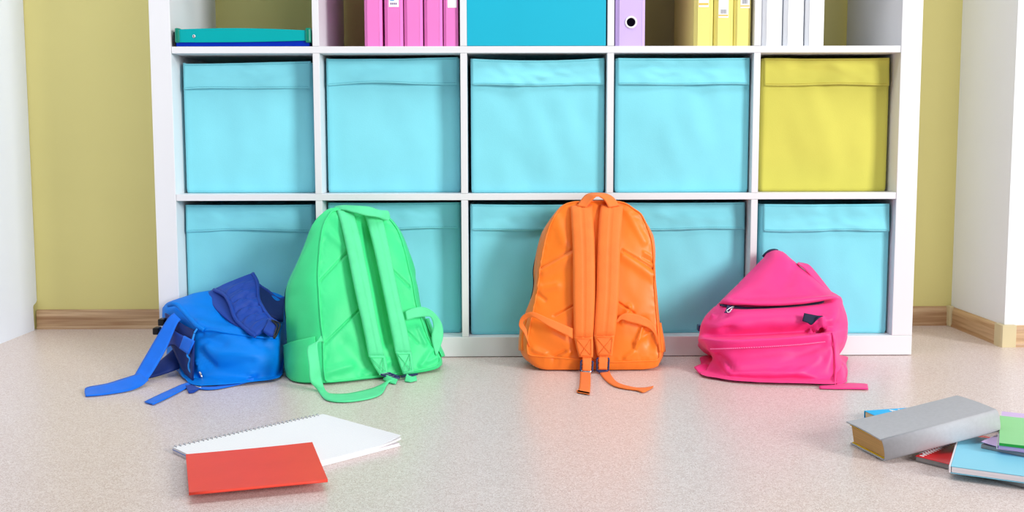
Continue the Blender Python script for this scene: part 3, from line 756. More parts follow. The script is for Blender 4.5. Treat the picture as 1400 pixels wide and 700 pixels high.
# ---- soft bags made from closed rings
def ring_body(name, rings, m, root, nr=6, nc=8, amp=.002, seed=0, creases=(), caps=True):
    """rings: list of equal-length closed loops of world points"""
    R_ = np.array(rings)
    R_ = crom(R_, nr)                                           # along the rings
    R_ = np.stack([crom(r, nc, True) for r in R_])              # around each ring
    n, m_ = R_.shape[:2]
    Tu = np.gradient(R_, axis=0); Tv = np.roll(R_, -1, 1)-np.roll(R_, 1, 1)
    Nn = np.cross(Tu, Tv); Nn /= np.linalg.norm(Nn, axis=2)[..., None]+1e-9
    cen = R_.reshape(-1, 3).mean(0)
    if ((R_-cen)*Nn).sum() < 0: Nn = -Nn
    cr = [(atf(a, b, Y), atf(c, d, Y2), w, h) for a, b, Y, c, d, Y2, w, h in creases]
    H = np.zeros((n, m_))
    for p, q, w, h in cr:
        d = q-p; t = np.clip(((R_-p)@d)/(d@d), 0, 1)
        dist = np.linalg.norm(R_-p-t[..., None]*d, axis=2)
        H += 1.35*h*np.exp(-(dist/w)**2)
    for i in range(n):
        for j in range(m_):
            p = Vector(R_[i, j])
            H[i, j] += amp*(noise.noise(p*14+Vector((seed, 0, 0)))+.6*noise.noise(Vector((p.x*34, p.y*34, p.z*60))+Vector((0, seed, 0))))
    R_ = settle(R_+Nn*H[..., None])
    v = [tuple(p) for p in R_.reshape(-1, 3)]
    f = grid_faces(n, m_, False, True)
    if caps:
        for base in (0, (n-1)*m_):
            v.append(tuple(np.mean(v[base:base+m_], axis=0))); c = len(v)-1
            for j in range(m_): f.append((base+j, base+(j+1) % m_, c))
    return pydata(name, v, f, m, root)

# ---- pink backpack, slumped, front pocket to the viewer
PKB = thing('pink_backpack', 'slumped pink backpack with a gaping zip and a navy label on its front', 'backpack', (.4, -.15, 0))
def prow(front, yb_left, yb_right, zb_left, zb_right, ym):
    fr = [atf(*p) for p in front]
    l, r = fr[0], fr[-1]
    pl_, pr_ = front[0], front[-1]
    xl, xr = at(pl_[0]+5, pl_[1], yb_left)[0], at(pr_[0]-5, pr_[1], yb_right)[0]
    zb_left, zb_right = (max(.004, at(pl_[0]+5, pl_[1]+9, yb_left)[2]), max(.004, at(pr_[0]-5, pr_[1]+9, yb_right)[2])) if zb_left > .01 else (.004, .004)
    ml, mr = at(pl_[0]+1, pl_[1], (pl_[2]+yb_left)/2), at(pr_[0]-1, pr_[1], (pr_[2]+yb_right)/2)
    back = [np.array([mr[0], mr[1], (r[2]+zb_right)/2]), np.array([xr, yb_right, zb_right]), np.array([xl+(xr-xl)*.66, ym, (zb_left+2*zb_right)/3]), np.array([xl+(xr-xl)*.33, ym, (2*zb_left+zb_right)/3]), np.array([xl, yb_left, zb_left]), np.array([ml[0], ml[1], (l[2]+zb_left)/2])]
    return fr+back
rows = [
 prow([(966, 512, -.15), (988, 516, -.19), (1012, 518, -.21), (1050, 520, -.23), (1090, 521, -.23), (1126, 522, -.23), (1138, 521, -.22), (1150, 517, -.18)], -.03, -.03, .004, .004, -.01),
 prow([(960, 513.5, -.165), (983, 519, -.205), (1006, 522.5, -.232), (1050, 525, -.252), (1090, 526, -.258), (1130, 527, -.262), (1142, 526, -.25), (1157, 520, -.20)], -.03, -.03, .008, .008, -.01),
 prow([(957, 512, -.170), (980, 515, -.21), (1002, 518, -.235), (1050, 520, -.262), (1090, 520, -.266), (1128, 522, -.270), (1142, 520, -.255), (1157, 514, -.20)], -.03, -.03, .02, .02, -.006),
 prow([(960, 507, -.165), (983, 505, -.205), (1000, 511, -.245), (1050, 511, -.270), (1092, 510, -.272), (1122, 514, -.272), (1140, 508, -.252), (1155, 503, -.19)], -.025, -.025, .035, .035, -.006),
 prow([(974, 495, -.165), (982, 497, -.195), (998, 500, -.232), (1050, 499, -.252), (1092, 498, -.255), (1122, 497, -.255), (1140, 494, -.245), (1150, 493, -.18)], -.02, -.02, .055, .055, -.006),
 prow([(971, 482, -.165), (982, 485, -.205), (1000, 486, -.228), (1050, 484, -.240), (1092, 482, -.243), (1122, 480, -.243), (1140, 476, -.238), (1147, 479, -.17)], -.02, -.02, .08, .08, -.006),
 prow([(963, 473, -.17), (975, 475.5, -.208), (1000, 475.8, -.232), (1050, 473.5, -.240), (1092, 471, -.242), (1122, 468, -.24), (1139, 463, -.235), (1153, 468, -.165)], -.02, -.02, .10, .10, -.006),
 prow([(956, 465, -.17), (968, 464.5, -.212), (1000, 465.5, -.236), (1050, 463, -.243), (1092, 460, -.244), (1120, 457, -.24), (1138, 455.5, -.232), (1157, 455, -.16)], -.02, -.02, .115, .115, -.006),
 prow([(956, 461, -.165), (970, 462, -.195), (1000, 463, -.212), (1050, 461, -.216), (1092, 458.5, -.218), (1120, 455.5, -.216), (1139, 452, -.218), (1157.5, 450, -.155)], -.02, -.02, .12, .12, -.006),
 prow([(957, 456, -.155), (972, 458, -.18), (1000, 458, -.19), (1050, 456, -.192), (1092, 453.5, -.196), (1120, 450.5, -.20), (1140, 446, -.208), (1158, 443, -.15)], -.02, -.02, .125, .125, -.006),
 prow([(959, 442, -.15), (974, 446, -.19), (1000, 446, -.205), (1050, 444, -.208), (1092, 442, -.212), (1120, 440, -.215), (1141, 436, -.21), (1157, 432, -.14)], -.02, -.02, .145, .145, -.006),
 prow([(966, 430, -.14), (980, 433, -.178), (1002, 434, -.198), (1050, 433, -.206), (1092, 431, -.206), (1120, 430, -.202), (1143, 424, -.19), (1154, 422, -.135)], -.02, -.02, .16, .16, -.006),
 prow([(975, 421, -.135), (986, 423, -.165), (1005, 424.5, -.182), (1050, 423.5, -.190), (1092, 421, -.188), (1120, 418.5, -.182), (1142, 415, -.17), (1152, 415, -.13)], -.02, -.02, .17, .17, -.006),
 prow([(980, 417.5, -.130), (988, 419, -.152), (1008, 421.5, -.164), (1050, 421.5, -.170), (1092, 418.7, -.170), (1120, 415.5, -.165), (1142, 411, -.162), (1151.5, 412, -.128)], -.02, -.02, .175, .175, -.006),
 prow([(981, 416, -.128), (989, 416.8, -.145), (1008, 418.5, -.150), (1050, 419, -.152), (1092, 416.5, -.152), (1120, 413, -.152), (1142, 409.5, -.16), (1151, 410, -.127)], -.02, -.02, .178, .178, -.006),
 prow([(983, 414.5, -.13), (989, 415, -.16), (1008, 416.3, -.176), (1050, 417.8, -.182), (1092, 415.6, -.182), (1120, 411.5, -.176), (1141, 407.5, -.17), (1150.5, 408.5, -.127)], -.02, -.02, .181, .181, -.006),
 prow([(985, 412.5, -.13), (991, 410, -.16), (1008, 411.5, -.176), (1050, 412, -.183), (1092, 409.5, -.182), (1120, 406.5, -.175), (1139, 404.5, -.165), (1149, 405.5, -.125)], -.02, -.02, .184, .184, -.006),
 prow([(989, 408, -.125), (996, 404.5, -.146), (1010, 407, -.158), (1050, 406.5, -.164), (1092, 405, -.164), (1118, 404, -.16), (1134, 402.8, -.15), (1145, 403, -.12)], -.02, -.02, .186, .186, -.006),
 prow([(1003, 394, -.11), (1011, 393, -.13), (1024, 393, -.142), (1052, 393, -.148), (1084, 393, -.148), (1106, 394, -.14), (1121, 394, -.128), (1131, 395, -.10)], -.02, -.02, .195, .195, -.006),
 prow([(1022, 375, -.085), (1028, 374.5, -.10), (1038, 374, -.11), (1056, 373, -.116), (1076, 374, -.116), (1092, 375, -.11), (1102, 376, -.10), (1110, 377.5, -.08)], -.012, -.012, .225, .222, -.006),
 prow([(1038, 358, -.06), (1043, 357, -.072), (1050, 356, -.08), (1060, 355, -.084), (1072, 356, -.084), (1080, 357.5, -.08), (1086, 359, -.07), (1090, 361, -.056)], -.012, -.012, .25, .247, -.006),
 prow([(1047, 347, -.04), (1050, 346, -.048), (1054, 345, -.053), (1060, 344.2, -.056), (1066, 345, -.056), (1071, 346.5, -.054), (1074, 348, -.048), (1077, 350, -.04)], -.012, -.012, .266, .262, -.008),
 prow([(1051, 343.5, -.028), (1053, 342.8, -.032), (1056, 342, -.035), (1060, 341.4, -.036), (1063, 342, -.036), (1066, 343, -.035), (1068, 344, -.032), (1070, 345, -.028)], -.014, -.014, .27, .268, -.012),
]
cr_p = [(985, 452, -.17, 975, 432, -.17, .006, .008), (990, 452, -.2, 1000, 447, -.2, .008, -.006), (976, 447, -.17, 972, 460, -.17, .006, -.006),
        (1108, 455, -.2, 1124, 437, -.21, .005, .010), (1122, 437, -.21, 1133, 455, -.21, .005, .009), (1118, 453, -.2, 1124, 446, -.2, .006, -.009), (1140, 440, -.2, 1146, 425, -.17, .005, -.007),
        (969, 478, -.19, 999, 510, -.245, .006, .006), (984, 484, -.2, 1000, 505, -.24, .007, -.008), (1000, 511, -.25, 1090, 510, -.275, .004, .003),
        (960, 512, -.17, 976, 497, -.17, .006, .004), (1092, 509, -.27, 1128, 485, -.25, .006, .003), (1060, 505, -.26, 1120, 470, -.24, .01, -.002), (1125, 490, -.25, 1140, 470, -.24, .008, -.003),
        (1141, 520, -.25, 1139, 460, -.235, .003, .003), (1146, 515, -.2, 1152, 500, -.18, .006, -.006), (1040, 385, -.13, 1060, 355, -.08, .018, .002), (1085, 365, -.09, 1072, 395, -.14, .014, -.004)]
ring_body('body', rows, M['pink'], PKB, 6, 8, .0018, 4, cr_p)
# gaping zip: dark tape in the slit, pull at its left end
ribbon('zipper', A3([(984, 415.5, -.158), (1000, 417.5, -.160), (1020, 420, -.162), (1050, 420, -.163), (1090, 417, -.163), (1115, 414, -.164), (1127, 411.5, -.166)]),
       A3([(984, 418, -.160), (1000, 420.5, -.166), (1020, 422.5, -.170), (1050, 421.6, -.173), (1090, 418.6, -.172), (1115, 416, -.170), (1127, 413, -.168)]), .002, M['navycloth'], PKB)
zp = ribbon('zip_pull', A3([(994, 418, -.18), (993, 422, -.19), (990, 427.5, -.196)]), A3([(1001, 419, -.18), (998, 423, -.19), (995.5, 428, -.196)]), .003, M['navy'], PKB, 4)
tube('pull_ring', A3([(1003, 419, -.188), (998, 421, -.192), (993.5, 425, -.197), (996.5, 427, -.197), (1000.5, 422.5, -.195)]), .0013, M['chrome'], zp, 4, 6, True)
ribbon('front_label', A3([(1099.5, 427.8, -.222), (1108, 429.5, -.223), (1118, 431.5, -.225), (1125.5, 432.3, -.228)]), A3([(1096.8, 439, -.224), (1104, 441.5, -.226), (1110, 444, -.228), (1119, 433, -.232)]), .0016, M['navycloth'], PKB, 4)
for k in range(1):
    bm = bmesh.new()
    Q = crom(A3([(972, 477, -.212), (1000, 476.2, -.238), (1050, 473.8, -.2455), (1092, 471, -.2475), (1127, 467.2, -.2455)]), 16)
    for p in Q: add_box(bm, p[0]-.0016, p[0]+.0016, p[1]-.003, p[1]+.002, p[2]-.0005, p[2]+.0005)
    o = bmobj('stitching', bm, M['pinkthread'], PKB); o['kind'] = 'stuff'
tube('piping', A3([(1137.5, 455, -.236), (1139.5, 462, -.240), (1141, 476, -.243), (1142, 495, -.25), (1142, 510, -.258), (1141.5, 526, -.258)]), .0024, M['pink'], PKB)
ribbon('carry_handle', A3([(1091, 359, -.045), (1100, 360.5, -.055), (1107, 363.5, -.058), (1118, 376, -.066), (1136, 399, -.09)]), A3([(1090, 360, -.075), (1099, 367, -.085), (1105, 373, -.09), (1116, 385, -.10), (1135, 401, -.115)]), .003, M['pink'], PKB)
tube('zipper', A3([(1043, 351, -.04), (1047, 346.5, -.04), (1052, 343, -.04), (1058, 341.8, -.038), (1063, 342.5, -.034)]), .003, M['navycloth'], PKB)
ribbon('strap_tail', A3([(1120, 528, -.26), (1145, 525.5, -.25), (1160, 524, -.24), (1178, 524.5, -.24), (1186, 525.5, -.24)]), A3([(1120, 531, -.27), (1145, 531.5, -.27), (1160, 531.5, -.27), (1178, 531.8, -.27), (1187, 532, -.27)]), .002, M['pink'], PKB)
ribbon('strap_tab', A3([(975, 501, -.15), (962, 497.5, -.16), (949, 502, -.17)]), A3([(978, 509, -.16), (966, 510, -.18), (957, 511.5, -.19)]), .003, M['pink'], PKB)
ribbon('side_webbing', A3([(1140, 500, -.2), (1150, 497, -.18), (1156, 508, -.18)]), A3([(1144, 526, -.22), (1152, 525, -.21), (1157.5, 522, -.2)]), .003, M['pink'], PKB)
box('side_buckle', at(953.5, 448, -.12)[0], at(958, 448, -.12)[0], -.13, -.11, at(955, 452, -.12)[2], at(955, 444, -.12)[2], M['navy'], PKB, .002)

# ---- blue backpack lying on its front, straps on top
BLB = thing('blue_backpack', 'blue backpack lying on its side with ruffled straps and loose webbing', 'backpack', (-.72, -.13, 0))
bcols = [
 # bottom, lower, middle, near seam, top mid, top far        (px, py, Y)
 [(236, 497, -.10), (233, 478, -.105), (228, 460, -.105), (223, 440, -.10), (221.5, 430, -.095), (223, 421, -.075)],
 [(247, 514, -.17), (243, 497, -.17), (237, 474, -.155), (233, 446, -.135), (228, 424, -.11), (230, 414, -.065)],
 [(258, 525, -.22), (254, 512, -.21), (250, 482, -.18), (248, 452, -.165), (246, 424, -.135), (244, 408.5, -.055)],
 [(270, 529, -.245), (264.5, 514, -.24), (264, 480, -.212), (270, 449, -.205), (260, 426, -.14), (258, 403.5, -.045)],
 [(286, 529, -.25), (282, 511, -.252), (283, 481, -.238), (288, 452, -.212), (280, 426, -.135), (275, 399, -.035)],
 [(312, 527, -.245), (310, 511, -.258), (311, 483, -.252), (314, 455, -.215), (306, 427, -.12), (302, 396, -.025)],
 [(350, 523, -.24), (348, 513.5, -.25), (350, 487, -.245), (350, 460, -.212), (348, 430, -.11), (345, 396, -.02)],
 [(378, 519, -.205), (377, 515.5, -.215), (378, 490, -.212), (378, 462, -.19), (384, 434, -.10), (384, 403, -.02)],
 [(386, 514, -.155), (385, 508, -.16), (385, 490, -.16), (386, 468, -.14), (389, 446, -.09), (394, 420, -.03)],
]
rings = []
for c in bcols:
    fr = [atf(*p) for p in c]
    x = fr[-1][0]; yb = fr[-1][1]
    bk = [np.array([x, min(-.012, yb+.02), fr[-1][2]*.6]), np.array([x, min(-.02, yb+.01), .004]), np.array([(x+fr[0][0])/2, (yb+fr[0][1])/2, .003])]
    rings.append(fr+bk)
cr_b = [(270, 448, -.205, 392, 461, -.2, .0035, .004), (275, 456, -.21, 305, 470, -.23, .014, -.010), (285, 474, -.23, 300, 488, -.24, .008, .006), (272, 478, -.23, 292, 500, -.25, .007, -.006),
        (300, 482, -.25, 350, 486, -.25, .007, .003), (266, 507, -.24, 345, 512, -.25, .0035, .006), (268, 517, -.25, 350, 518, -.25, .006, -.018), (278, 523, -.25, 300, 526, -.25, .008, .006),
        (300, 505, -.25, 345, 495, -.25, .008, -.003), (268, 494, -.23, 276, 504, -.24, .005, .005), (355, 470, -.23, 385, 478, -.22, .012, -.004),
        (241, 460, -.16, 252, 500, -.19, .010, -.008), (270, 440, -.19, 340, 450, -.2, .012, .003), (258, 418, -.12, 290, 432, -.14, .015, .004), (300, 462, -.22, 312, 478, -.24, .006, -.004)]
ring_body('body', rings, M['blue'], BLB, 8, 8, .0022, 9, cr_b)
tube('piping', A3([(271, 449.5, -.208), (280, 451.5, -.212), (290, 451.5, -.215), (302, 453.5, -.217), (320, 456.5, -.219), (340, 459.5, -.219), (360, 461.5, -.217), (380, 462, -.196)]), .0024, M['blue'], BLB)
# end parts; the panel's navy paints the shade on the left end
ribbon('shaded_end_panel', A3([(226, 428, -.125), (233, 432, -.145), (243, 439, -.168), (254, 446, -.186), (266, 451, -.205)]),
       A3([(230, 462, -.135), (238, 480, -.178), (247, 500, -.20), (256, 516, -.22), (264, 523, -.246)]), .003, M['bluenavy'], BLB)
tube('flap_binding', A3([(231, 417, -.125), (238, 415.5, -.14), (244, 418, -.15), (252, 427, -.17), (262, 438, -.192), (270, 446, -.21), (279, 451, -.217)]), .0055, M['blue'], BLB)
tube('edge_cord', A3([(269.5, 449.5, -.215), (266, 455, -.217), (263.5, 464, -.22), (260, 475, -.222), (256, 485.5, -.222), (259.5, 491, -.226), (258, 498, -.228), (258.5, 505, -.233), (263, 512, -.241), (266, 519, -.248), (270, 526, -.256)]), .0022, M['cord'], BLB)
ribbon('compression_strap', A3([(231, 448, -.155), (240, 453.5, -.18), (252, 460, -.20), (265, 465.5, -.224)]), A3([(228, 475, -.155), (238, 471, -.182), (247, 478, -.20), (257.5, 484, -.226)]), .003, M['bluedark'], BLB)
ribbon('strap_tab', A3([(252, 459, -.202), (258.5, 462.5, -.214), (265.5, 466, -.228)]), A3([(246, 476, -.202), (251.5, 480, -.214), (257.5, 484.5, -.230)]), .004, M['blueweb'], BLB)
def ruff(t, q):
    e = math.sin(math.pi*q)**.6*math.sin(math.pi*min(1, t*1.05))
    return e*(.0042*math.sin(t*46+2.2*math.sin(q*5)+q*5)+.0022*math.sin(t*83+q*9))
ribbon('back_pad', A3([(279, 404.5, -.055), (288, 415, -.09), (300, 428, -.135), (318, 443, -.175), (338, 456, -.212), (349, 460, -.224)]),
       A3([(292, 396, -.035), (307, 404, -.07), (315, 416.5, -.11), (321, 434, -.15), (336, 449, -.195), (350, 458, -.222)]), .004, M['bluedark'], BLB, pad=.003)
st = ribbon('shoulder_strap', A3([(292.6, 396.3, -.045), (307, 403.5, -.09), (315, 416.5, -.13), (321.7, 435.4, -.165), (336, 450, -.21), (349, 459.4, -.232)]),
            A3([(345.7, 374, -.03), (352, 387.4, -.06), (353.4, 408, -.10), (360, 422.4, -.135), (368.7, 434.4, -.16), (380, 442.4, -.185)]), .004, M['bluedark'], BLB, n=16, pad=.010, ruffle=ruff)
for E_ in ([(292.6, 396.3, -.047), (307, 403.5, -.093), (315, 416.5, -.134), (321.7, 435.4, -.170), (336, 450, -.214), (349, 459.4, -.236)],
           [(345.7, 374, -.033), (352, 387.4, -.064), (353.4, 408, -.104), (360, 422.4, -.14), (368.7, 434.4, -.165), (380, 442.4, -.19)]):
    tube('strap_binding', A3(E_), .0045, M['bluedark'], st)
ribbon('shoulder_strap', A3([(352, 389, -.02), (364, 397, -.025), (372, 404, -.03), (380, 409, -.035), (389, 407, -.03)]),
       A3([(353, 410, -.085), (361, 424, -.115), (369, 433, -.13), (379, 437, -.13), (387, 439, -.12)]), .004, M['bluenavy'], BLB, pad=.004)
tube('strap_binding', A3([(351, 388, -.024), (358, 393.5, -.027), (366, 398.5, -.03), (374, 405.5, -.035), (382, 409.5, -.04), (386, 408.8, -.035), (389, 408, -.03)]), .005, M['bluedark'], BLB)
ribbon('strap_webbing', A3([(368, 437, -.185), (376, 441, -.20), (383, 446, -.205)]), A3([(360, 453, -.225), (368, 458.5, -.232), (376, 461.5, -.236)]), .006, M['bluedark'], BLB)
q = A3([(372, 437.5, -.20), (383, 443, -.212), (375, 461, -.238), (364, 458.5, -.24)])
tube('buckle', A3([(371.5, 438, -.20), (377, 439.5, -.205), (383, 443.5, -.212), (380.5, 452, -.226), (376.5, 461, -.24), (374.5, 461.5, -.24), (377.5, 451, -.226), (379, 445, -.215)]), .002, M['black'], BLB, 4, 6, True)
# broad webbing hanging from the end and along the floor
ribbon('loose_webbing', A3([(238, 428, -.16), (229, 436.5, -.17), (212, 465, -.19), (198, 489, -.215), (187.5, 507, -.24), (183, 514, -.27)]),
       A3([(247, 437, -.175), (241.5, 444, -.185), (228, 475, -.21), (213, 502, -.24), (203, 517, -.26), (198, 522, -.285)]), .0025, M['blueweb'], BLB)
ribbon('loose_webbing', A3([(190, 511, -.262), (182, 513.5, -.27), (165, 519, -.29), (145, 525, -.31), (119, 530, -.32), (115.5, 536, -.34)]),
       A3([(203, 519, -.285), (194, 527, -.30), (180, 533, -.33), (160, 537, -.35), (137, 540, -.36), (117, 541.5, -.36)]), .0025, M['blueweb'], BLB)
ribbon('hip_pad', A3([(240, 474, -.14), (228, 486, -.16), (214, 498, -.18), (204, 507, -.20)]), A3([(247, 503, -.18), (233, 508, -.20), (218, 513, -.21), (202, 517, -.22)]), .004, M['bluenavy'], BLB, pad=.006)
ribbon('thin_webbing', A3([(266, 524, -.268), (259, 523, -.272), (248, 526, -.285), (237, 531, -.30), (217, 540, -.34), (197.5, 549.5, -.36)]),
       A3([(266, 529, -.272), (262, 527, -.277), (252, 532, -.29), (243, 537, -.32), (226, 545.5, -.36), (209.5, 553, -.38)]), .002, M['blueweb'], BLB)
ribbon('thin_webbing', A3([(272, 528, -.27), (284, 529, -.272), (300, 527.5, -.272), (325, 522, -.268), (347, 516.5, -.264)]),
       A3([(271, 531.5, -.275), (284, 532.5, -.28), (300, 531, -.28), (325, 526, -.272), (347, 520.5, -.266)]), .002, M['blueweb'], BLB)
ribbon('strap_loop', A3([(253, 527, -.265), (261, 523, -.262), (270, 527, -.265)]), A3([(258, 537, -.28), (265, 536, -.28), (272, 532, -.278)]), .003, M['bluedark'], BLB)
tube('ring', A3([(273, 508.5, -.262), (275.5, 514, -.266), (275.8, 521, -.268), (273.5, 528, -.27)]), .0022, M['chrome'], BLB)
tube('ring', A3([(263.5, 526, -.278), (269, 529, -.279), (275, 530.5, -.279)]), .0025, M['chrome'], BLB)
for y0 in (440, 452):
    p = at(222-(y0-440)*.6, y0, -.14); box('side_buckle', p[0]-.007, p[0]+.007, p[1]-.012, p[1]+.012, p[2]-.008, p[2]+.008, M['black'], BLB, .003)

# ------------------------------------------------------------------ notebooks and books on the floor
def frame(o, xdir, ydir):
    x = unit(xdir); z = unit(np.cross(x, ydir)); y = np.cross(z, x)
    return Matrix(((x[0], y[0], z[0], o[0]), (x[1], y[1], z[1], o[1]), (x[2], y[2], z[2], o[2]), (0, 0, 0, 1)))
def place(t, mtx): # the thing's parts are built around the origin, then the thing is stood in place
    t.matrix_world = mtx
def sheet(name, L, W, z0, z1, m, parent, lift=None, nx=24, ny=12, r=0.0, x0=0., y0=0.):
    """a slab of paper or card; lift(u,v) bends it"""
    lift = lift or (lambda u, v: 0)
    v = []
    for z in (z0, z1):
        for i in range(nx+1):
            for j in range(ny+1):
                u, w = i/nx, j/ny
                v.append((x0+u*L, y0+w*W, z+lift(u, w)))
    n = ny+1; k = (nx+1)*n
    f = grid_faces(nx+1, n)+[tuple(k+a for a in q) for q in grid_faces(nx+1, n)]
    rim = [*range(n), *[r_*n+ny for r_ in range(1, nx+1)], *[nx*n+i for i in range(ny-1, -1, -1)], *[r_*n for r_ in range(nx-1, 0, -1)]]
    for a, b in zip(rim, rim[1:]+rim[:1]): f.append((a, b, k+b, k+a))
    return pydata(name, v, f, m, parent, False)
def coil(name, L, y, z, r, pitch, m, parent, x0=.004, wire=.0006):
    n = int((L-2*x0)/pitch); k = 10; v = []; f = []
    for i in range(n):
        P = []
        for j in range(k):
            a = 2*math.pi*j/k
            P.append((x0+i*pitch+pitch*.25*j/k, y+r*math.cos(a), z+r*math.sin(a)))
        b0 = len(v)
        for j in range(k):
            a = 2*math.pi*j/k; rad = (0, math.cos(a), math.sin(a))
            for q in range(4):
                t = math.pi/2*q
                v.append((P[j][0]+wire*math.cos(t), P[j][1]+wire*math.sin(t)*rad[1], P[j][2]+wire*math.sin(t)*rad[2]))
        f += [tuple(b0+a for a in q) for q in grid_faces(k, 4, True, True)]
    o = pydata(name, v, f, m, parent); o['kind'] = 'stuff'; return o

# open white spiral notebook
nA, nB, nC = fl(236, 613, .008), fl(442, 567.5, .008), fl(526, 609.5, .008)
X = nB-nA; Lx = np.linalg.norm(X); Yd = nC-nB; Wy = abs(np.linalg.norm(Yd-unit(X)*(Yd@unit(X))))
t = thing('spiral_notebook', 'white spiral notebook with squared pages open on the floor, under the red one', 'notebook')
curl = lambda u, v: .009*max(0, (u-.8)/.2)**2*v
sheet('back_cover', Lx, Wy, -.004, -.0032, M['paper'], t, y0=.0)
sheet('page_block', Lx-.002, Wy-.002, -.0031, .0010, M['pageswhite'], t)
sheet('colour_sheet', Lx*.5, Wy*.97, .0012, .0019, M['bluecover'], t, x0=-.0006)
sheet('page_block', Lx, Wy, .002, .005, M['paper'], t, lambda u, v: .6*curl(u, v))
sheet('top_page', Lx, Wy, .0052, .0058, M['ruled'], t, lambda u, v: curl(u, v))
coil('wire_binding', Lx, .001, .0025, .0054, .0083, M['chrome'], t, wire=.0011)
m4 = frame(nA, X, -np.cross(X, [0, 0, 1])*-1)
# local y must run from the spiral edge towards the reader
m4 = frame((nA[0], nA[1], .0045), (X[0], X[1], 0), (-X[1], X[0], 0))
S = Matrix.Diagonal((1, -1, 1, 1))
for o in list(t.children):
    o.data.transform(S); o.data.flip_normals()
place(t, m4)

# red exercise book resting on it
rTL, rTR, rBR, rBL = fl(254, 621, .0172), fl(427, 606, .0172), fl(448, 655, .0172), fl(258.5, 673, .0172)
t = thing('exercise_book', 'thin red exercise book lying on the white spiral notebook', 'book')
def quad_sheet(name, c, th, m, parent, lift=None, nx=20, ny=12, inset=0.):
    """slab with corners tl,tr,br,bl (top surface), th thick downwards"""
    lift = lift or (lambda u, v: 0)
    c = [np.asarray(p, float) for p in c]; mid = sum(c)/4
    c = [p+(mid-p)*inset for p in c]
    v = []
    for dz in (0, -th):
        for i in range(nx+1):
            for j in range(ny+1):
                u, w = i/nx, j/ny
                p = (c[0]*(1-u)+c[1]*u)*(1-w)+(c[3]*(1-u)+c[2]*u)*w
                v.append((p[0], p[1], p[2]+dz+lift(u, w)))
    n = ny+1; k = (nx+1)*n
    f = grid_faces(nx+1, n)+[tuple(k+a for a in q) for q in grid_faces(nx+1, n)]
    rim = [*range(n), *[r_*n+ny for r_ in range(1, nx+1)], *[nx*n+i for i in range(ny-1, -1, -1)], *[r_*n for r_ in range(nx-1, 0, -1)]]
    for a, b in zip(rim, rim[1:]+rim[:1]): f.append((a, b, k+b, k+a))
    return pydata(name, v, f, m, parent, False)
dn = lambda c, z: [np.array(p)-[0, 0, z] for p in c]
cq = [rTL, rTR, rBR, rBL]
t.location = Vector((rTL+rBR)/2)*1; t.location.z = 0
lf = lambda u, v: .0022*u**3*(1-v)**2-.0008*math.sin(math.pi*u)*math.sin(math.pi*v)
quad_sheet('front_cover', cq, .0006, M['redcover'], t, lf)
quad_sheet('page_block', dn(cq, .0009), .0026, M['paper'], t, lf, inset=.012)
quad_sheet('back_cover', dn(cq, .0038), .0006, M['redcover'], t, lambda u, v: .3*lf(u, v))
tube('spine', [rBL-[0, .0006, .0022], (rBL+rBR)/2-[0, .0006, .0022], rBR-[0, .0006, .0022]], .0023, M['redcover'], t, 3, 8)

# thick grey hardcover, right end propped on the notebooks
gA = fl(1208.7, 630.6, .002); gB = fl(1365.6, 589.4, .0385); gC = fl(1167.6, 606, .002)
t = thing('hardcover_book', 'thick grey hardcover book with tan pages, propped on the notebook pile', 'book')
L_ = np.linalg.norm(gB-gA); W_ = .098; T_ = .0375
m4 = frame(gA, gB-gA, gC-gA)
box('back_cover', 0, L_, .001, W_+.004, 0, .0024, M['greycover'], t, .0008)
box('endpaper', .002, L_-.002, .004, W_+.001, .0025, .0032, M['endpaper'], t, 0)
box('page_block', .004, L_-.004, .003, W_-.001, .0033, T_-.0033, M['pagestan'], t, .001)
box('endpaper', .002, L_-.002, .004, W_+.001, T_-.0032, T_-.0025, M['endpaper'], t, 0)
sheet('front_cover', L_+.002, W_+.004, T_-.0024, T_, M['greycover'], t, lambda u, v: .003*(1-u)**4*v+.0015*math.sin(math.pi*v), x0=-.001, y0=.001)
sp = []
for a in np.linspace(-90, 90, 15):
    ra = math.radians(a); sp.append((.001-.0075*math.cos(ra)**.8, T_/2+T_/2*math.sin(ra)))
v = [(x, y, z) for x in (0, L_) for y, z in sp]+[(x, y+.0022, z*.94+T_*.03) for x in (0, L_) for y, z in sp]
k = len(sp); f = grid_faces(2, k)+[tuple(2*k+a for a in q) for q in grid_faces(2, k)]
for i in range(k-1): f += [(i, i+1, 2*k+i+1, 2*k+i), (k+i, k+i+1, 3*k+i+1, 3*k+i)]
f += [(0, k, 3*k, 2*k), (k-1, 2*k-1, 4*k-1, 3*k-1)]
pydata('spine', v, f, M['greycover'], t)
place(t, m4)

# cyan paperback behind it
cA = fl(1196, 574, 0); cB = fl(1179, 564, 0)
t = thing('paperback_book', 'cyan paperback with white lettering lying behind the grey hardcover', 'book')
fA, fB = fl(1182, 561.5, .0145), fl(1262, 556, .0145)
X = fB-fA; X[2] = 0; X = unit(X)
m4 = frame((fA[0]+X[1]*.135, fA[1]-X[0]*.135, .001), X, (-X[1], X[0], 0))
Wc = .135
box('back_cover', 0, .2, 0, Wc, 0, .0006, M['cyancover'], t, 0)
box('page_block', .001, .199, .001, Wc-.001, .0008, .0124, M['pagescream'], t, .0015)
sheet('front_cover', .2, Wc, .0126, .0133, M['cyancover'], t, lambda u, v: 0)
box('spine', -.0, .2, Wc+.0001, Wc+.0012, 0, .0132, M['cyancover'], t, 0)
text_part('cover_lettering', 'Nou', .034, M['paper'], t, Matrix.Translation((.046, .1065, .0135)))
place(t, m4)

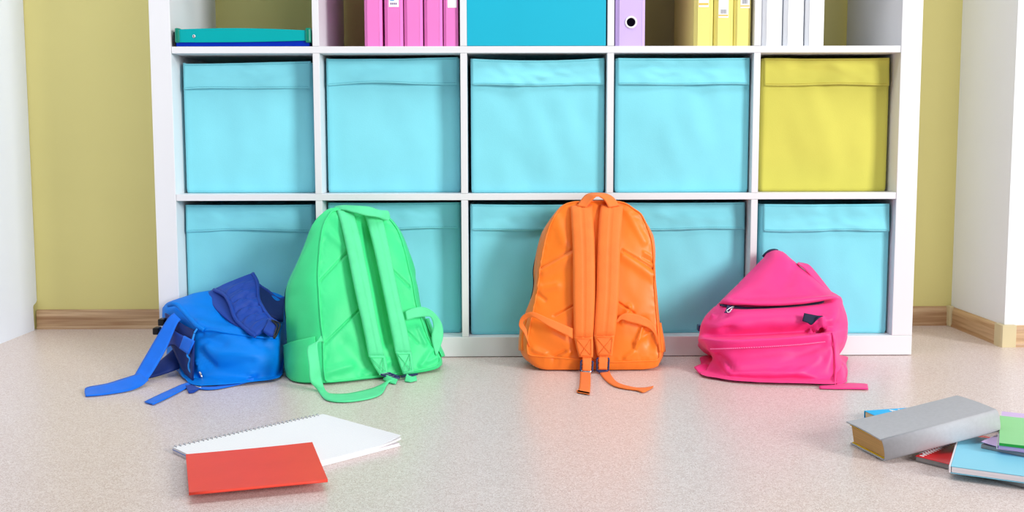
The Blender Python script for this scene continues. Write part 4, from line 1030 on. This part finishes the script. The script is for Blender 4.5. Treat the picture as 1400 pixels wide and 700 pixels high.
# red spiral notebook under the pile
t = thing('spiral_notebook', 'glossy red spiral notebook at the bottom of the pile', 'notebook')
rA = fl(1251, 631, 0); rE = fl(1400, 668, 0)
m4 = frame((rA[0], rA[1], .0012), ((rE-rA)[0], (rE-rA)[1], 0), (-(rE-rA)[1], (rE-rA)[0], 0))
ang = lambda: None
sheet('back_cover', .30, .20, 0, .0008, M['pagesgrey'], t)
sheet('page_block', .298, .198, .0010, .0072, M['pagesgrey'], t, x0=.001, y0=.001)
sheet('front_cover', .30, .20, .0075, .0083, M['redglossy'], t)
bm = bmesh.new()
for i in range(24):
    y_ = .006+i*.0083
    add_box(bm, .004, .0105, y_, y_+.0042, .00835, .0087)
o = bmobj('binding_holes', bm, M['paper'], t); o['kind'] = 'stuff'
k_ = coil('wire_binding', .20, 0, 0, .0056, .0083, M['pageswhite'], t, x0=.006, wire=.0010)
k_.data.transform(Matrix.Translation((.002, .2, .0045)) @ Matrix.Rotation(-math.pi/2, 4, 'Z'))
place(t, m4)

# light blue book on top of the red one
t = thing('exercise_book', 'light blue softcover book lying on the red spiral notebook', 'book')
z0 = .0112
c1, c2, c3 = fl(1300, 637.5, z0+.011), fl(1298.5, 606.5, z0+.011), fl(1400, 651, z0+.011)
X = c3-c1; X[2] = 0; Yv = c2-c1; Yv[2] = 0
m4 = frame((c1[0], c1[1], z0), X, (-X[1], X[0], 0))
box('back_cover', 0, .28, 0, .19, 0, .0008, M['lightblue'], t, 0)
box('page_block', .0008, .279, .0008, .189, .001, .0098, M['pageswhite'], t, .001)
sheet('front_cover', .28, .19, .0102, .0110, M['lightblue'], t, x0=0, y0=.001)
box('spine', -.0032, -.0002, 0, .19, 0, .0110, M['pageswhite'], t, .0014)
place(t, m4)

# lilac notebooks and the green one
zl = .0226
t = thing('exercise_book', 'lilac notebook with a bent corner sticking out below the green one', 'book')
a, b, c = fl(1341, 612.5, zl), fl(1363, 617, zl), fl(1347, 594, zl)
X = b-a
m4 = frame((a[0], a[1], zl), (X[0], X[1], 0), (-X[1], X[0], 0))
box('page_block', 0, .2, 0, .15, 0, .006, M['pagesgrey'], t, .0006)
sheet('front_cover', .2, .151, .0063, .0070, M['lilac'], t, lambda u, v: .004*max(0, 1-u*4)**2*(1-v)**2)
place(t, m4)
z2 = zl+.0085
t = thing('exercise_book', 'lilac notebook directly under the light green notebook', 'book')
a, b = fl(1363.5, 614, z2), fl(1400, 626, z2)
X = b-a
Yv = fl(1370, 563, z2+.005)-a; Yv[2] = 0; hL = np.linalg.norm(Yv)
mA = frame((a[0], a[1], z2), (Yv[1], -Yv[0], 0), Yv)
box('back_cover', 0, .2, 0, hL, 0, .0006, M['lilac'], t, 0)
box('page_block', .001, .199, .001, hL-.002, .0007, .0052, M['lilac'], t, .0005)
sheet('front_cover', .2, hL, .0054, .0060, M['lilac'], t)
box('spine', -.0014, -.0002, 0, hL, 0, .0062, M['pageswhite'], t, .0004)
place(t, mA)
z3 = z2+.0064
t = thing('exercise_book', 'light green notebook on top of the pile at the right edge', 'book')
a, b = fl(1366, 609, z3), fl(1400, 619, z3)
Yv = fl(1367, 568.5, z3+.004)-a; Yv[2] = 0; hG = np.linalg.norm(Yv)
mB = frame((a[0], a[1], z3), (Yv[1], -Yv[0], 0), Yv)
box('back_cover', 0, .2, 0, hG, 0, .0006, M['greenbook'], t, 0)
box('page_block', .001, .199, .002, hG-.001, .0008, .0036, M['greenedge'], t, .0004)
sheet('front_cover', .2, hG, .0038, .0044, M['greenbook'], t, lambda u, v: 0)
box('spine', 0, .2, -.0012, -.0001, 0, .0044, M['greenedge'], t, .0004)
place(t, mB)
